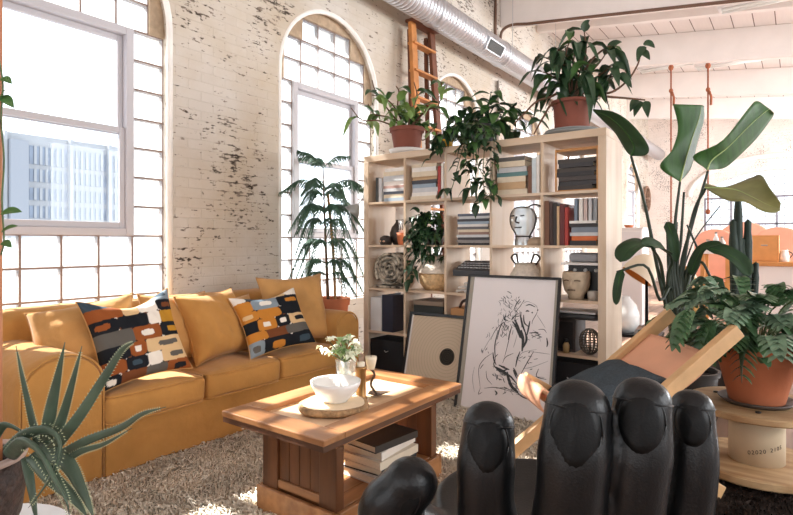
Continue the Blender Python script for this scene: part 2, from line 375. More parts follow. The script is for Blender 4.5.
def block_window(idx, c_, near):
    PW, PH = 0.225, 0.203; x = XG
    w0, w1, zs, zt = c_ - 0.45, c_ + 0.45, 1.18, 1.18 + 7 * PH
    fr = MB()
    for a, b in (((w0, zs), (w0 + 0.055, zt)), ((w1 - 0.055, zs), (w1, zt)), ((w0 + 0.055, zs), (w1 - 0.055, zs + 0.05)), ((w0 + 0.055, zt - 0.055), (w1 - 0.055, zt))):
        fr.box((x - 0.05, a[0], a[1]), (x + 0.05, b[0], b[1]))
    root = struct(fr, 'window_%d' % idx, FRAME_W, bevel=0.006)
    blk = MB(); jn = MB(); fil = MB(); hz = {}; vt = set()
    def halfw(z): return HW if z <= SPR else sqrt(max(0, HW * HW - (z - SPR) ** 2))
    rows = [SILL + 0.0 + i * PH for i in range(0, 14)]
    for i, z in enumerate(rows):
        z = zs - 3 * PH + i * PH
        if z >= SPR + HW: break
        z1 = z + PH; n = 6
        hw1 = halfw(z1) if z1 > SPR else HW
        if z1 > SPR + HW: n = 0
        else:
            n = int((2 * hw1 + 0.03) / PW)
        if z >= zt - 0.01 and n < 6 and (6 - n) % 2: pass
        e = n * PW / 2
        for k in range(n):
            y0 = c_ - e + k * PW
            if zs - 0.01 < z < zt - 0.01 and w0 - 0.01 < y0 < w1 - 0.02: continue
            blk.box((x - .02, y0 + .007, z + .007), (x + .02, y0 + PW - .007, z + PH - .007))
            hz.setdefault(round(z, 4), []).append((y0, y0 + PW)); hz.setdefault(round(z1, 4), []).append((y0, y0 + PW))
            vt.add((round(y0, 4), round(z, 4))); vt.add((round(y0 + PW, 4), round(z, 4)))
        m = 6; 
        for j in range(m):
            za, zb = z + PH * j / m, z + PH * (j + 1) / m
            ha, hb = halfw(za) if za < SPR + HW else 0, halfw(zb) if zb < SPR + HW else 0
            if min(ha, hb) < e and j < 0: continue
            for sg in (-1, 1):
                if max(ha, hb) > e + 0.003 and z1 > SPR:
                    p = [(c_ + sg * e, za), (c_ + sg * max(ha, e), za), (c_ + sg * max(hb, e), zb), (c_ + sg * e, zb)]
                    fil.add([(xx, a, b) for xx in (x - 0.04, x + 0.045) for a, b in p],
                            [(0, 1, 2, 3), (7, 6, 5, 4), (0, 1, 5, 4), (1, 2, 6, 5), (2, 3, 7, 6), (3, 0, 4, 7)])
    for z, sp in hz.items():
        sp.sort(); run = list(sp[0])
        for a, b in sp[1:] + [(99, 99)]:
            if a <= run[1] + 0.02: run[1] = max(run[1], b)
            else: jn.box((x - 0.026, run[0] - 0.006, z - 0.006), (x + 0.026, run[1] + 0.006, z + 0.006)); run = [a, b]
    for y0, z in vt: jn.box((x - 0.025, y0 - 0.006, z + 0.006), (x + 0.025, y0 + 0.006, z + PH - 0.006))
    blk.build('glass_blocks', BLOCK, root); jn.build('grout_joints', JOINT, root); fil.build('arch_filler', TAN, root)
    zm = 1.89
    for nm, za, zb, xo, pane in (('upper_sash', zm - 0.02, zt - 0.055, -0.015, GLASS), ('lower_sash', zs + 0.05, zm + 0.025, 0.015, SCREEN)):
        sm = MB(); a, b = w0 + 0.055, w1 - 0.055
        for p, q in (((a, za), (a + 0.035, zb)), ((b - 0.035, za), (b, zb)), ((a + 0.035, za), (b - 0.035, za + 0.04)), ((a + 0.035, zb - 0.04), (b - 0.035, zb))):
            sm.box((x + xo - 0.014, p[0], p[1]), (x + xo + 0.014, q[0], q[1]))
        sh = sm.build(nm, FRAME_W, root, bevel=0.004)
        MB().box((x + xo - 0.003, a + 0.03, za + 0.035), (x + xo + 0.003, b - 0.03, zb - 0.035)).build('pane', pane, sh)
    return root
for i, c_ in enumerate(BAYS): block_window(i + 1, c_, 0 <= c_ < 7)

# white plaster bands round the arches
for i, c_ in enumerate(BAYS):
    tr = MB(); n = 24
    pts = [(c_ - HW, SILL)] + [(c_ - HW * cos(pi * k / n), SPR + HW * sin(pi * k / n)) for k in range(n + 1)] + [(c_ + HW, SILL)]
    tr.tube([(XW - 0.012, a + (0.02 if a > c_ else -0.02) * 0, b) for a, b in pts], 0.022, 8)
    struct(tr, 'trim_%d' % (i + 1), PLASTER, smooth=True)

# ---- far wall with one broad arched window
FX, FHW = -0.5, 1.65
mb = arch_wall([FX], FHW, 0.8, 2.35, 0.72, lambda u: zc(u) + 0.02, XW, XR, lambda u, z, d: (u, YF + 0.3 * d, z), 28)
struct(mb, 'wall_far', BRICK_X)
tr = MB(); n = 28
tr.tube([(FX - (FHW + 0.35) * cos(pi * k / n), YF - 0.01, 2.45 + 1.0 * sin(pi * k / n)) for k in range(n + 1)], 0.07, 8)
struct(tr, 'trim_10', PLASTER, smooth=True)
fw = MB(); y = YF + 0.14
for a in (-FHW, -1.02, 0.02, 1.0, FHW - 0.04): fw.box((FX + a, y - 0.03, 0.8), (FX + a + 0.045, y + 0.03, 2.35))
for z in (0.8, 1.62, 2.35): fw.box((FX - FHW, y - 0.03, z), (FX + FHW, y + 0.03, z + 0.05))
root = struct(fw, 'window_10', mat('grey_steel', (120, 116, 124), 0.5))
jn = MB(); p = 0.21
for k in range(-8, 9):
    a = k * p; h = 2.35 + 0.72 * sqrt(max(0, 1 - (a / FHW) ** 2)); jn.box((FX + a - 0.008, y - 0.012, 0.8), (FX + a + 0.008, y + 0.012, h))
for k in range(0, 12):
    z = 0.8 + k * p; w = FHW if z < 2.35 else FHW * sqrt(max(0, 1 - ((z - 2.35) / 0.72) ** 2)); jn.box((FX - w, y - 0.012, z - 0.008), (FX + w, y + 0.012, z + 0.008))
jn.build('grout_joints', mat('pale_grout', (176, 176, 182), 0.7), root)
gl = MB(); n = 28
gl.prism([(FX - FHW, 0.8), (FX + FHW, 0.8)] + [(FX + FHW * cos(pi * k / n), 2.35 + 0.72 * sin(pi * k / n)) for k in range(n + 1)], 'Y', y - 0.006, y + 0.006)
gl.build('pane', BLOCK, root)

# ---- right wall and the wall behind the camera, with tall plain windows
def plain_wall(name, put, spans, a0, a1, z0, z1, top, m, first):
    mb = MB()
    def slab(u0, u1, za, zb):
        pts = [put(u, z, d) for d in (0, 1) for u, z in ((u0, za), (u1, za), (u1, zb), (u0, zb))]
        mb.add(pts, [(0, 1, 2, 3), (7, 6, 5, 4), (0, 1, 5, 4), (1, 2, 6, 5), (2, 3, 7, 6), (3, 0, 4, 7)])
    u = a0
    for s0, s1 in spans:
        slab(u, s0, 0, top); slab(s0, s1, 0, z0); slab(s0, s1, z1, top); u = s1
    slab(u, a1, 0, top); struct(mb, name, m)
    for i, (s0, s1) in enumerate(spans):
        f = MB()
        def b2(u0, u1, za, zb): 
            pts = [put(uu, z, d) for d in (0.35, 0.65) for uu, z in ((u0, za), (u1, za), (u1, zb), (u0, zb))]
            f.add(pts, [(0, 1, 2, 3), (7, 6, 5, 4), (0, 1, 5, 4), (1, 2, 6, 5), (2, 3, 7, 6), (3, 0, 4, 7)])
        b2(s0, s0 + .06, z0, z1); b2(s1 - .06, s1, z0, z1); b2(s0 + .06, s1 - .06, z0, z0 + .06); b2(s0 + .06, s1 - .06, z1 - .06, z1)
        mid = (s0 + s1) / 2; b2(mid - .025, mid + .025, z0 + .06, z1 - .06)
        struct(f, 'window_%d' % (first + i), FRAME_W)
plain_wall('wall_right', lambda u, z, d: (XR + 0.3 * d, u, z), [(y - 1.2, y + 1.2) for y in (-1.6, 2.2, 6.0, 9.8, 13.6)], YB, YF + 0.3, 0.7, 3.3, 4.0, BRICK, 11)
plain_wall('wall_back', lambda u, z, d: (u, YB - 0.3 * d, z), [(x - 1.4, x + 1.4) for x in (-1.4, 2.4)], XW, XR, 0.8, 3.4, 4.9, BRICK_X, 16)

# ---- roof beams falling away from the window wall
for i, yb in enumerate((-2.5, 0.0, 2.5, 5.0, 7.5, 10.0, 12.5, 15.0)):
    b = MB(); x0, x1 = XW, XR; w = 0.11
    b.add([(x, yy, beam_z(x) + t) for x in (x0, x1) for yy in (yb, yb + w) for t in (0, 0.5)],
          [(0, 1, 3, 2), (4, 6, 7, 5), (0, 4, 5, 1), (2, 3, 7, 6), (0, 2, 6, 4), (1, 5, 7, 3)])
    tag(b.build('trim_%d' % (20 + i), WHITE, bevel=0.015), kind='structure')
# ledger boards across the ceiling, between the beams
for i, yb in enumerate((8.9, 11.3)):
    b = MB()
    b.add([(x, yy, beam_z(x) + t) for x in (XW, XR) for yy in (yb, yb + 0.12) for t in (0.36, 0.5)],
          [(0, 1, 3, 2), (4, 6, 7, 5), (0, 4, 5, 1), (2, 3, 7, 6), (0, 2, 6, 4), (1, 5, 7, 3)])
    tag(b.build('trim_%d' % (30 + i), WHITE, bevel=0.01), kind='structure')

# ---- the block across the street, seen through the lower sash
BX = -46.0
bd = empty('office_building', (BX, 12, -10), 'pale office block with long window bands across the street outside the window', 'building')
con = mat('pale_concrete', (158, 160, 164), 0.8, 0, 0.06, 0.5); bgl = mat('blue_glass', (124, 134, 150), 0.25, 0, 0.15, 0.8)
zt = PX(60, 139, BX).z; y0b = PX(-30, 180, BX).y; y1b = PX(190, 180, BX).y
MB().box((BX - 14, y0b, -10), (BX, y1b, zt)).build('wall', con, bd)
def yb_(px): return PX(px, 180, BX).y
for ya, yb2 in ((150.5, 168), (172.5, 184.5), (190.5, 202), (207.5, 219)):
    za, zb = PX(70, yb2, BX).z, PX(70, ya, BX).z
    for xa, xb in ((-25, 2), (29, 67.5), (71, 106), (109, 150), (154, 188)):
        o = MB().box((BX - 0.1, yb_(xa), za), (BX + 0.06, yb_(xb), zb)).build('window', bgl, bd)
        ml = MB(); n = 7
        for k in range(1, n):
            yy = yb_(xa) + (yb_(xb) - yb_(xa)) * k / n; ml.box((BX, yy - 0.09, za), (BX + 0.14, yy + 0.09, zb))
        ml.build('mullions', con, o)
pl = MB()
for xa in (2, 67.5, 106, 150): pl.box((BX, yb_(xa), -10), (BX + 0.5, yb_(xa + 3.0), zt))
pl.build('piers', con, bd)
MB().box((BX - 8, yb_(6), -10), (BX + 0.9, yb_(24), zt - 0.6)).build('stair_tower', mat('grey_concrete', (140, 144, 152), 0.8), bd)

# ================================================================== LARGE FURNITURE
MUST = mat('mustard_cotton', (178, 129, 70), 0.92, 0, 0.08, 6, 0.5, 22, 0.1, sheen=0.15)
MUST2 = mat('mustard_linen', (180, 135, 82), 0.94, 0, 0.1, 7, 0.7, 16, 0.12, sheen=0.15)
sofa = empty('sofa', (-3.05, 2.0, 0), 'mustard yellow three-seat sofa with rounded arms along the window wall', 'sofa')
SF, SB = -2.63, -3.56
SY0, SY1, IY0, IY1 = 0.90, 3.09, 1.25, 2.86
MB().soft((-3.06, (SY0 + SY1) / 2, 0.15), (0.80, SY1 - SY0 - 0.06, 0.255), 0.025, 24, wr=.006).build('base', MUST, sofa, True)
MB().soft((SF - 0.015, (IY0 + IY1) / 2, 0.145), (0.03, IY1 - IY0 - 0.01, 0.25), 0.012, 24, wr=.008).build('skirt', MUST, sofa, True)
b = MB(); b.soft((-3.38, (SY0 + SY1) / 2, 0.47), (0.30, SY1 - SY0 - 0.12, 0.61), 0.11, 24, wr=.010)
b.build('backrest', MUST, sofa, True)
cw = (IY1 - IY0) / 3
for k in range(3):
    yc = IY0 + cw * (k + 0.5)
    sc = MB().soft((-2.92, yc, 0.335), (0.64, cw - 0.004, 0.145), 0.035, 20, crown=0.035, crowny=0.012, wr=.007).build('seat_cushion', MUST, sofa, True)
    pg = MB(); r = 0.03
    for z in (0.40, 0.272):
        pg.tube([(-3.22, yc - cw / 2 + 0.006, z), (-2.64, yc - cw / 2 + 0.006, z), (-2.607, yc - cw / 2 + 0.03, z), (-2.598, yc, z), (-2.607, yc + cw / 2 - 0.03, z), (-2.64, yc + cw / 2 - 0.006, z), (-3.22, yc + cw / 2 - 0.006, z)], 0.006, 6)
    pg.build('piping', MUST, sc, True)
def arm(y0, y1, ztop):
    w = y1 - y0; n = 14; c = (y0 + y1) / 2; r = w / 2
    prof = [(y0 + 0.0, 0.03), (y1 - 0.0, 0.03)] + [(c + r * cos(pi * k / n) * (1.0), ztop - r * 0.85 + r * 0.85 * sin(pi * k / n)) for k in range(n + 1)]
    mb = MB(); xs = [(-3.5, 0.9), (-3.46, 1.0), (-2.70, 1.0), (SF - 0.02, 0.985), (SF, 0.93)]
    N_ = len(prof); rings = []
    for x, s_ in xs: mb.v += [(x, c + (a - c) * s_, 0.03 + (z - 0.03) * (1 - (1 - s_) * 0.5)) for a, z in prof]
    for i in range(len(xs) - 1):
        for k in range(N_): mb.f.append((i * N_ + k, i * N_ + (k + 1) % N_, (i + 1) * N_ + (k + 1) % N_, (i + 1) * N_ + k))
    mb.f.append(tuple(range(N_))); mb.f.append(tuple((len(xs) - 1) * N_ + k for k in range(N_)))
    a_ = mb.build('arm', MUST, sofa, True)
    MB().tube([(SF - 0.004, c + (p - c) * 0.985, 0.03 + (z - 0.03) * 0.99) for p, z in prof[1:] + prof[:1]], 0.006, 6).build('piping', MUST, a_, True)
    a_.data.shade_smooth(); m = a_.modifiers.new('edge', 'EDGE_SPLIT'); m.split_angle = radians(50)
arm(SY0, IY0, 0.635); arm(IY1, SY1, 0.635)

# ---- throw pillows
def pillow(name, w, h, t, m, loc, rz, lean, roll=0.0, label='', cat='pillow', group=None, patt=None, n=36, ear=0.13, chop=0.0):
    """stands on its lower edge; faces +X, leans back by lean; loc = middle of its lower edge"""
    vs = []; fs = []
    def sur(u, v, sgn):
        pin = (1 - ear * (1 - v * v) * u * u * 0.9) , (1 - ear * (1 - u * u) * v * v * 0.9)
        y = u * w / 2 * pin[0]; z = v * h / 2 * pin[1] - chop * max(0, v) ** 2 * (1 - u * u) ** 2
        th = t / 2 * (max(0, (1 - u ** 4)) * max(0, (1 - v ** 4))) ** 0.55
        wr = (noise.noise(Vector((u * 2.2 + w * 31, v * 2.2, h * 17 + rz))) + .45 * noise.noise(Vector((u * 6 + v * 3, v * 3 - u * 2, h * 9 + rz * 3)))) * 0.018 * (1 - u * u) ** 0.5 * (1 - v * v) ** 0.5
        return (sgn * th + wr, y, z)
    N1 = n + 1
    for sgn in (1, -1):
        for i in range(N1):
            for j in range(N1): vs.append(sur(-1 + 2 * i / n, -1 + 2 * j / n, sgn))
    def vid(sd, i, j):
        if i in (0, n) or j in (0, n): sd = 0
        return sd * N1 * N1 + i * N1 + j
    for sd in (0, 1):
        for i in range(n):
            for j in range(n): fs.append((vid(sd, i, j), vid(sd, i + 1, j), vid(sd, i + 1, j + 1), vid(sd, i, j + 1)))
    mb = MB(); mb.v = vs; mb.f = fs
    o = mb.build(name, m, None, True)
    zmin = -h / 2
    o.rotation_euler = (Matrix.Rotation(rz, 3, 'Z') @ Matrix.Rotation(-lean, 3, 'Y') @ Matrix.Rotation(roll, 3, 'X')).to_euler()
    M3 = o.rotation_euler.to_matrix(); low = min((M3 @ Vector(p)).z for p in vs)
    up = M3 @ Vector((0, 0, -h / 2))
    o.location = (loc[0] - up.x, loc[1] - up.y, loc[2] - low)
    if patt:
        ca = o.data.color_attributes.new('weave', 'FLOAT_COLOR', 'POINT')
        for k, p in enumerate(o.data.vertices):
            ca.data[k].color = (*patt(p.co.y / w + 0.5, p.co.z / h + 0.5), 1)
    tag(o, label, cat, group)
    e = MB(); ring = [vs[vid(0, i, 0)] for i in range(0, n)] + [vs[vid(0, n, j)] for j in range(0, n)] + [vs[vid(0, i, n)] for i in range(n, 0, -1)] + [vs[vid(0, 0, j)] for j in range(n, -1, -1)]
    e.tube(ring, 0.0035, 5)
    me = e.build('seam_edge', m if not patt else MUST2, None, True); me.parent = o
    return o
PAL = {k: lin(v) for k, v in dict(K=(30, 32, 36), R=(140, 78, 40), O=(186, 122, 50), W=(226, 218, 206), T=(60, 74, 84), G=(92, 88, 82), B=(112, 66, 40), C=(208, 176, 132), Y=(176, 128, 44), L=(128, 140, 148)).items()}
def weave(rows):
    """rows from the top: (height, [(width, colour, inner colour or None, inner kind)])"""
    tot = sum(r[0] for r in rows)
    def f(u, v):
        z = (1 - v) * tot
        u = min(0.9999, max(0, u)); 
        for h, cells in rows:
            if z <= h + 1e-6:
                W_ = sum(c_[0] for c_ in cells); x = u * W_
                for w_, a, b in cells:
                    if x <= w_:
                        lx = x / w_; lz = z / h
                        # rounded block on a contrasting ground
                        ex = min(lx, 1 - lx) * w_; ez = min(lz, 1 - lz) * h
                        if b and abs(lx - 0.5) * 2 < 0.46 and abs(lz - 0.5) * 2 < 0.42 and ((lx - .5) * 2 / .46) ** 4 + ((lz - .5) * 2 / .42) ** 4 < 1: return PAL[b]
                        cr = 0.24
                        if ex < cr and ez < cr and (cr - ex) ** 2 + (cr - ez) ** 2 > cr * cr: return PAL['G' if a == 'W' else 'W' if a in 'KT' and b else 'K' if a in 'ORC' else 'B']
                        return PAL[a]
                    x -= w_
            z -= h
        return PAL['K']
    return f
W1 = weave([(1.2, [(1.5, 'T', None), (1.3, 'L', 'W'), (1.2, 'W', None), (1.7, 'L', 'T')]),
            (1.1, [(2.2, 'R', None), (1.0, 'C', None), (1.2, 'W', None), (1.5, 'K', 'B')]),
            (1.2, [(1.8, 'K', 'R'), (2.0, 'K', None), (0.9, 'W', None), (1.6, 'Y', None)]),
            (1.3, [(2.4, 'G', None), (1.8, 'R', 'W'), (1.7, 'K', 'Y')]),
            (1.2, [(1.9, 'K', None), (1.0, 'R', 'W'), (2.9, 'C', 'G')]),
            (1.1, [(1.6, 'R', None), (1.4, 'K', 'T'), (0.9, 'W', None), (2.2, 'C', 'G')]),
            (1.1, [(1.3, 'K', 'W'), (1.7, 'B', None), (1.5, 'G', None), (2.0, 'R', 'K')])])
W2 = weave([(1.1, [(1.0, 'W', None), (1.9, 'T', None), (1.5, 'C', None), (1.4, 'W', None)]),
            (1.3, [(1.2, 'O', None), (2.2, 'L', 'W'), (2.4, 'K', 'O')]),
            (1.1, [(1.3, 'O', 'C'), (1.8, 'O', None), (2.4, 'K', None)]),
            (1.3, [(1.2, 'K', None), (1.6, 'O', 'W'), (1.2, 'K', 'W'), (2.2, 'C', 'K')]),
            (1.0, [(1.6, 'O', None), (1.6, 'B', None), (2.6, 'G', None)]),
            (1.6, [(1.2, 'L', 'G'), (2.6, 'K', 'O'), (2.4, 'K', 'T')])])
WV = colattr('woven_blocks')
ZS = 0.42
pillow('throw_pillow', 0.50, 0.41, 0.17, MUST2, (-2.82, 1.27, ZS), -0.62, 0.50, 0.20, 'plain mustard pillow leaning on the left sofa arm')
pillow('throw_pillow', 0.48, 0.47, 0.13, WV, (-2.66, 1.49, ZS - .005), -0.05, 0.44, 0.08, 'larger geometric patterned pillow in front of the plain pillow by the left arm', patt=W1, n=110, chop=.055)
pillow('throw_pillow', 0.44, 0.43, 0.15, MUST2, (-2.90, 1.84, ZS), 0.0, 0.36, -0.03, 'plain light mustard pillow half hidden behind the left patterned pillow')
pillow('throw_pillow', 0.45, 0.43, 0.18, MUST, (-2.81, 2.06, ZS), 0.10, 0.42, 0.05, 'plain mustard pillow between the two patterned pillows, in full view')
pillow('throw_pillow', 0.52, 0.42, 0.13, WV, (-2.65, 2.39, ZS), -0.12, 0.52, 0.08, 'geometric patterned pillow near the right end of the sofa', patt=W2, n=110, chop=.03)
pillow('throw_pillow', 0.50, 0.50, 0.18, MUST2, (-2.82, 2.69, ZS), -0.38, 0.38, 0.03, 'plain mustard pillow standing against the right sofa arm')
pillow('throw_pillow', 0.42, 0.36, 0.14, MUST2, (-3.04, 2.32, ZS), 0.05, 0.34, 0.02, 'plain mustard pillow hidden behind the right patterned pillow')

# ---- shag rug
SHAG = mat('cream_wool', (218, 207, 190), 0.95, 0, 0.14, 5, 0, None, 0.05)
def shag(name, m, x0, x1, y0, y1, n, h, w, label, cat, seed, z0=0.0, inside=None):
    rnd = random.Random(seed); mb = MB()
    base = MB().box((x0, y0, z0), (x1, y1, z0 + 0.012)) if inside is None else MB().prism(inside, 'Z', z0, z0 + 0.012)
    o = base.build(name, m); tag(o, label, cat)
    V = []; Fc = []
    def isin(x, y):
        if inside is None: return True
        r = False; j = len(inside) - 1
        for i in range(len(inside)):
            xi, yi = inside[i]; xj, yj = inside[j]
            if (yi > y) != (yj > y) and x < (xj - xi) * (y - yi) / (yj - yi) + xi: r = not r
            j = i
        return r
    for i in range(n):
        x = rnd.uniform(x0 + 0.01, x1 - 0.01); y = rnd.uniform(y0 + 0.01, y1 - 0.01)
        if not isin(x, y): continue
        a = rnd.gauss(0, 0.9) + 2.6 * noise.noise(Vector((x * 2.3, y * 2.3, seed))) ; ln = h * rnd.uniform(0.7, 1.35)
        l1 = ln * rnd.uniform(0.25, 0.6); dx, dy = cos(a), sin(a); sx, sy = -dy * w, dx * w; hh = ln * rnd.uniform(0.35, 0.75); k = len(V)
        z = z0 + 0.008
        V += [(x - sx, y - sy, z), (x + sx, y + sy, z), (x + dx * l1 * .5 + sx, y + dy * l1 * .5 + sy, z + hh), (x + dx * l1 * .5 - sx, y + dy * l1 * .5 - sy, z + hh),
              (x + dx * l1 * 1.5 + sx * .5, y + dy * l1 * 1.5 + sy * .5, z + hh * rnd.uniform(0.5, 1.0)), (x + dx * l1 * 1.5 - sx * .5, y + dy * l1 * 1.5 - sy * .5, z + hh * rnd.uniform(0.5, 1.0))]
        Fc += [(k, k + 1, k + 2, k + 3), (k + 3, k + 2, k + 4, k + 5)]
    me = bpy.data.meshes.new('pile'); me.from_pydata(V, [], Fc); me.materials.append(m); me.shade_smooth()
    p = bpy.data.objects.new('pile', me); COL.objects.link(p); p.parent = o; p['kind'] = 'stuff'
    return o
shag('shag_rug', SHAG, -2.66, -0.62, 0.75, 3.42, 78000, 0.036, 0.0028, 'large cream wool shag rug under the coffee table', 'rug', 3)
FUR = mat('dark_fur', (50, 42, 38), 0.9, 0, 0.3, 9, 0, None, 0.1)
hide = [(0.32 + 0.78 * cos(t) * (1 + 0.1 * sin(3 * t)) , 2.86 + 0.72 * sin(t) * (1 + 0.1 * cos(4 * t))) for t in [2 * pi * k / 28 for k in range(28)]]
hide = [(x - 0.05, y) for x, y in hide]
shag('fur_rug', FUR, -0.62, 1.2, 2.0, 3.75, 15000, 0.035, 0.003, 'dark brown fur rug on the floor under the cable spool table', 'rug', 5, 0.0, hide)

# ---- coffee table
TX0, TX1, TY0, TY1, TZ = -1.865, -1.30, 1.345, 2.29, 0.457
OAK = wood('table_oak', (178, 128, 84), (134, 88, 52), 'Y', .35); OAKX = wood('table_oak_cross', (166, 116, 74), (120, 78, 46), 'X', .35)
OAKZ = wood('table_oak_upright', (118, 72, 40), (80, 48, 26), 'Z'); PALEO = wood('table_panel_oak', (224, 194, 160), (204, 166, 126), 'Y', .35)
tb = empty('coffee_table', ((TX0 + TX1) / 2, (TY0 + TY1) / 2, 0), 'solid oak coffee table with recessed top and lower shelf on the shag rug', 'coffee table')
t0 = TZ - 0.045; t1 = TZ - 0.024
es = MB(); e = 0.004
for a, b_ in (((TX0 + e, TY0 + e, t0), (TX0 + .10, TY1 - e, t1)), ((TX1 - .10, TY0 + e, t0), (TX1 - e, TY1 - e, t1)), ((TX0 + .10, TY0 + e, t0), (TX1 - .10, TY0 + .10, t1)), ((TX0 + .10, TY1 - .10, t0), (TX1 - .10, TY1 - e, t1))): es.box(a, b_)
es.build('edge_strip', mat('dark_table_edge', (84, 52, 32), .5, 0, .2, 14), tb)
for x0, x1 in ((TX0, TX0 + 0.105), (TX1 - 0.105, TX1)):
    MB().box((x0, TY0 + 0.11, t1), (x1, TY1 - 0.11, TZ)).build('top_rail', OAK, tb, bevel=0.004)
for y0, y1 in ((TY0, TY0 + 0.11), (TY1 - 0.11, TY1)):
    MB().box((TX0, y0, t1), (TX1, y1, TZ)).build('end_board', OAKX, tb, bevel=0.004)
MB().box((TX0 + 0.1, TY0 + 0.1, t0 + 0.002), (TX1 - 0.1, TY1 - 0.1, TZ - 0.022)).build('top_panel', PALEO, tb)
BX0, BX1, BY0, BY1 = -1.80, -1.385, 1.50, 2.20
for a, b_ in (((BX0, BY0, t0 - 0.05), (BX0 + 0.025, BY1, t0)), ((BX1 - 0.025, BY0, t0 - 0.05), (BX1, BY1, t0))): MB().box(a, b_).build('apron', OAK, tb, bevel=0.003)
for y0, y1 in ((BY0, BY0 + 0.045), (BY1 - 0.045, BY1)):
    for x0, x1 in ((BX0, BX0 + 0.09), (BX1 - 0.09, BX1)):
        MB().box((x0, y0, 0.03), (x1, y1, t0 - 0.0)).build('leg', OAKZ, tb, bevel=0.004)
    pn = MB(); n = 4; a, b_ = BX0 + 0.09, BX1 - 0.09
    for k in range(n): pn.box((a + (b_ - a) * k / n + 0.0015, y0 + 0.012, 0.10), (a + (b_ - a) * (k + 1) / n - 0.0015, y1 - 0.012, t0))
    pn.build('end_panel', OAKZ, tb, bevel=0.002)
    MB().box((a - 0.001, y0 + 0.004, 0.13), (b_ + 0.001, y1 - 0.004, 0.165)).build('cross_rail', OAKX, tb, bevel=0.003)
sh = MB(); n = 5
for k in range(n): sh.box((BX0 + 0.005 + (BX1 - BX0 - 0.01) * k / n, BY0 + 0.04, 0.105), (BX0 + 0.005 + (BX1 - BX0 - 0.01) * (k + 1) / n - 0.003, BY1 - 0.04, 0.125))
sh.build('lower_shelf', OAK, tb, bevel=0.002)
pl = MB(); e = 0.018
pl.box((BX0 - e, BY0 - e, 0.008), (BX1 + e, BY0, 0.125)); pl.box((BX0 - e, BY1, 0.008), (BX1 + e, BY1 + e, 0.125))
pl.box((BX0 - e, BY0, 0.008), (BX0, BY1, 0.125)); pl.box((BX1, BY0, 0.008), (BX1 + e, BY1, 0.125))
pl.build('plinth', OAK, tb, bevel=0.004)

# ---- cube bookcase
KX0, KX1, KY0, KY1, KH = -2.937, -0.967, 3.52, 3.90, 1.855
BIR = wood('birch_veneer', (208, 188, 166), (196, 170, 142), 'Z', 0.5, 10); BIRX = wood('birch_veneer_across', (208, 188, 166), (196, 170, 142), 'X', 0.5, 10)
EDGE = mat('pale_edge', (214, 200, 184), 0.5)
kx = empty('bookcase', ((KX0 + KX1) / 2, (KY0 + KY1) / 2, 0), 'birch cube bookcase of five by five cells dividing the room', 'bookcase')
for x0 in (KX0, KX1 - 0.05): MB().box((x0, KY0, 0.05), (x0 + 0.05, KY1, KH - 0.05)).build('side_panel', BIR, kx, bevel=0.002)
MB().box((KX0, KY0, KH - 0.05), (KX1, KY1, KH)).build('top_panel', BIRX, kx, bevel=0.002)
MB().box((KX0, KY0, 0.0), (KX1, KY1, 0.05)).build('bottom_panel', BIRX, kx, bevel=0.002)
CW = (KX1 - KX0 - 0.1 - 4 * 0.018) / 5; CH = (KH - 0.1 - 4 * 0.018) / 5
for k in range(1, 5):
    z = 0.05 + k * CH + (k - 1) * 0.018; MB().box((KX0 + 0.05, KY0 + 0.004, z), (KX1 - 0.05, KY1 - 0.004, z + 0.018)).build('shelf', BIRX, kx)
for k in range(1, 5):
    x = KX0 + 0.05 + k * CW + (k - 1) * 0.018
    for r_ in range(5):
        z = 0.05 + r_ * (CH + 0.018); MB().box((x, KY0 + 0.004, z), (x + 0.018, KY1 - 0.004, z + CH)).build('divider', BIR, kx)
def cell(c, r):
    """inner corner of cell: column 1-5 from the left, row 1-5 from the top"""
    x = KX0 + 0.05 + (c - 1) * (CW + 0.018); z = 0.05 + (5 - r) * (CH + 0.018)
    return x, x + CW, z, z + CH

# ---- leaning frames
BLK = mat('black_frame', (24, 24, 26), 0.35); PAPER = mat('drawing_paper', (226, 220, 220), 0.9, 0, 0.02, 2); INK = mat('ink_wash', (64, 66, 68), 0.9, 0, 0.3, 60); INKL = mat('pencil_grey', (140, 138, 140), 0.9)
def leaning(name, label, cat, p0, p1, w, bar, depth):
    """frame standing on p0 (middle of its lower edge) leaning back to p1; returns root and frame->world matrix (x right, y up, z out)"""
    p0, p1 = Vector(p0), Vector(p1); up = (p1 - p0).normalized(); rt = Vector((1, 0, 0)); out = rt.cross(up)
    M = Matrix((( rt.x, up.x, out.x, p0.x), (rt.y, up.y, out.y, p0.y), (rt.z, up.z, out.z, p0.z), (0, 0, 0, 1)))
    root = empty(name, p0, label, cat); h = (p1 - p0).length
    fr = MB(); fr.m = M
    fr.box((-w / 2, 0, -depth), (w / 2, bar, 0)); fr.box((-w / 2, h - bar, -depth), (w / 2, h, 0))
    fr.box((-w / 2, bar, -depth), (-w / 2 + bar, h - bar, 0)); fr.box((w / 2 - bar, bar, -depth), (w / 2, h - bar, 0))
    fr.build('frame', BLK, root)
    return root, M, h
root, M, h = leaning('framed_drawing', 'large black-framed ink drawing of a seated bearded figure leaning on the bookcase', 'framed picture', (-1.535, 3.19, 0.012), (-1.585, 3.49, 0.905), 0.68, 0.016, 0.025)
q = MB(); q.m = M; q.box((-0.325, 0.015, -0.022), (0.325, h - 0.015, -0.016)); q.build('paper', PAPER, root)
q = MB(); q.m = M
for a, b_ in (((-0.324, 0.016, -0.016), (-0.295, h - 0.016, -0.010)), ((0.305, 0.016, -0.016), (0.324, h - 0.016, -0.010))):
    q = MB(); q.m = M; q.box(a, b_); q.build('inner_lip', mat('grey_lip', (158, 152, 140), 0.7), root)
inv = M.inverted(); p_on = M @ Vector((0, 0, -0.015)); nrm = (M.to_3x3() @ Vector((0, 0, 1))).normalized()
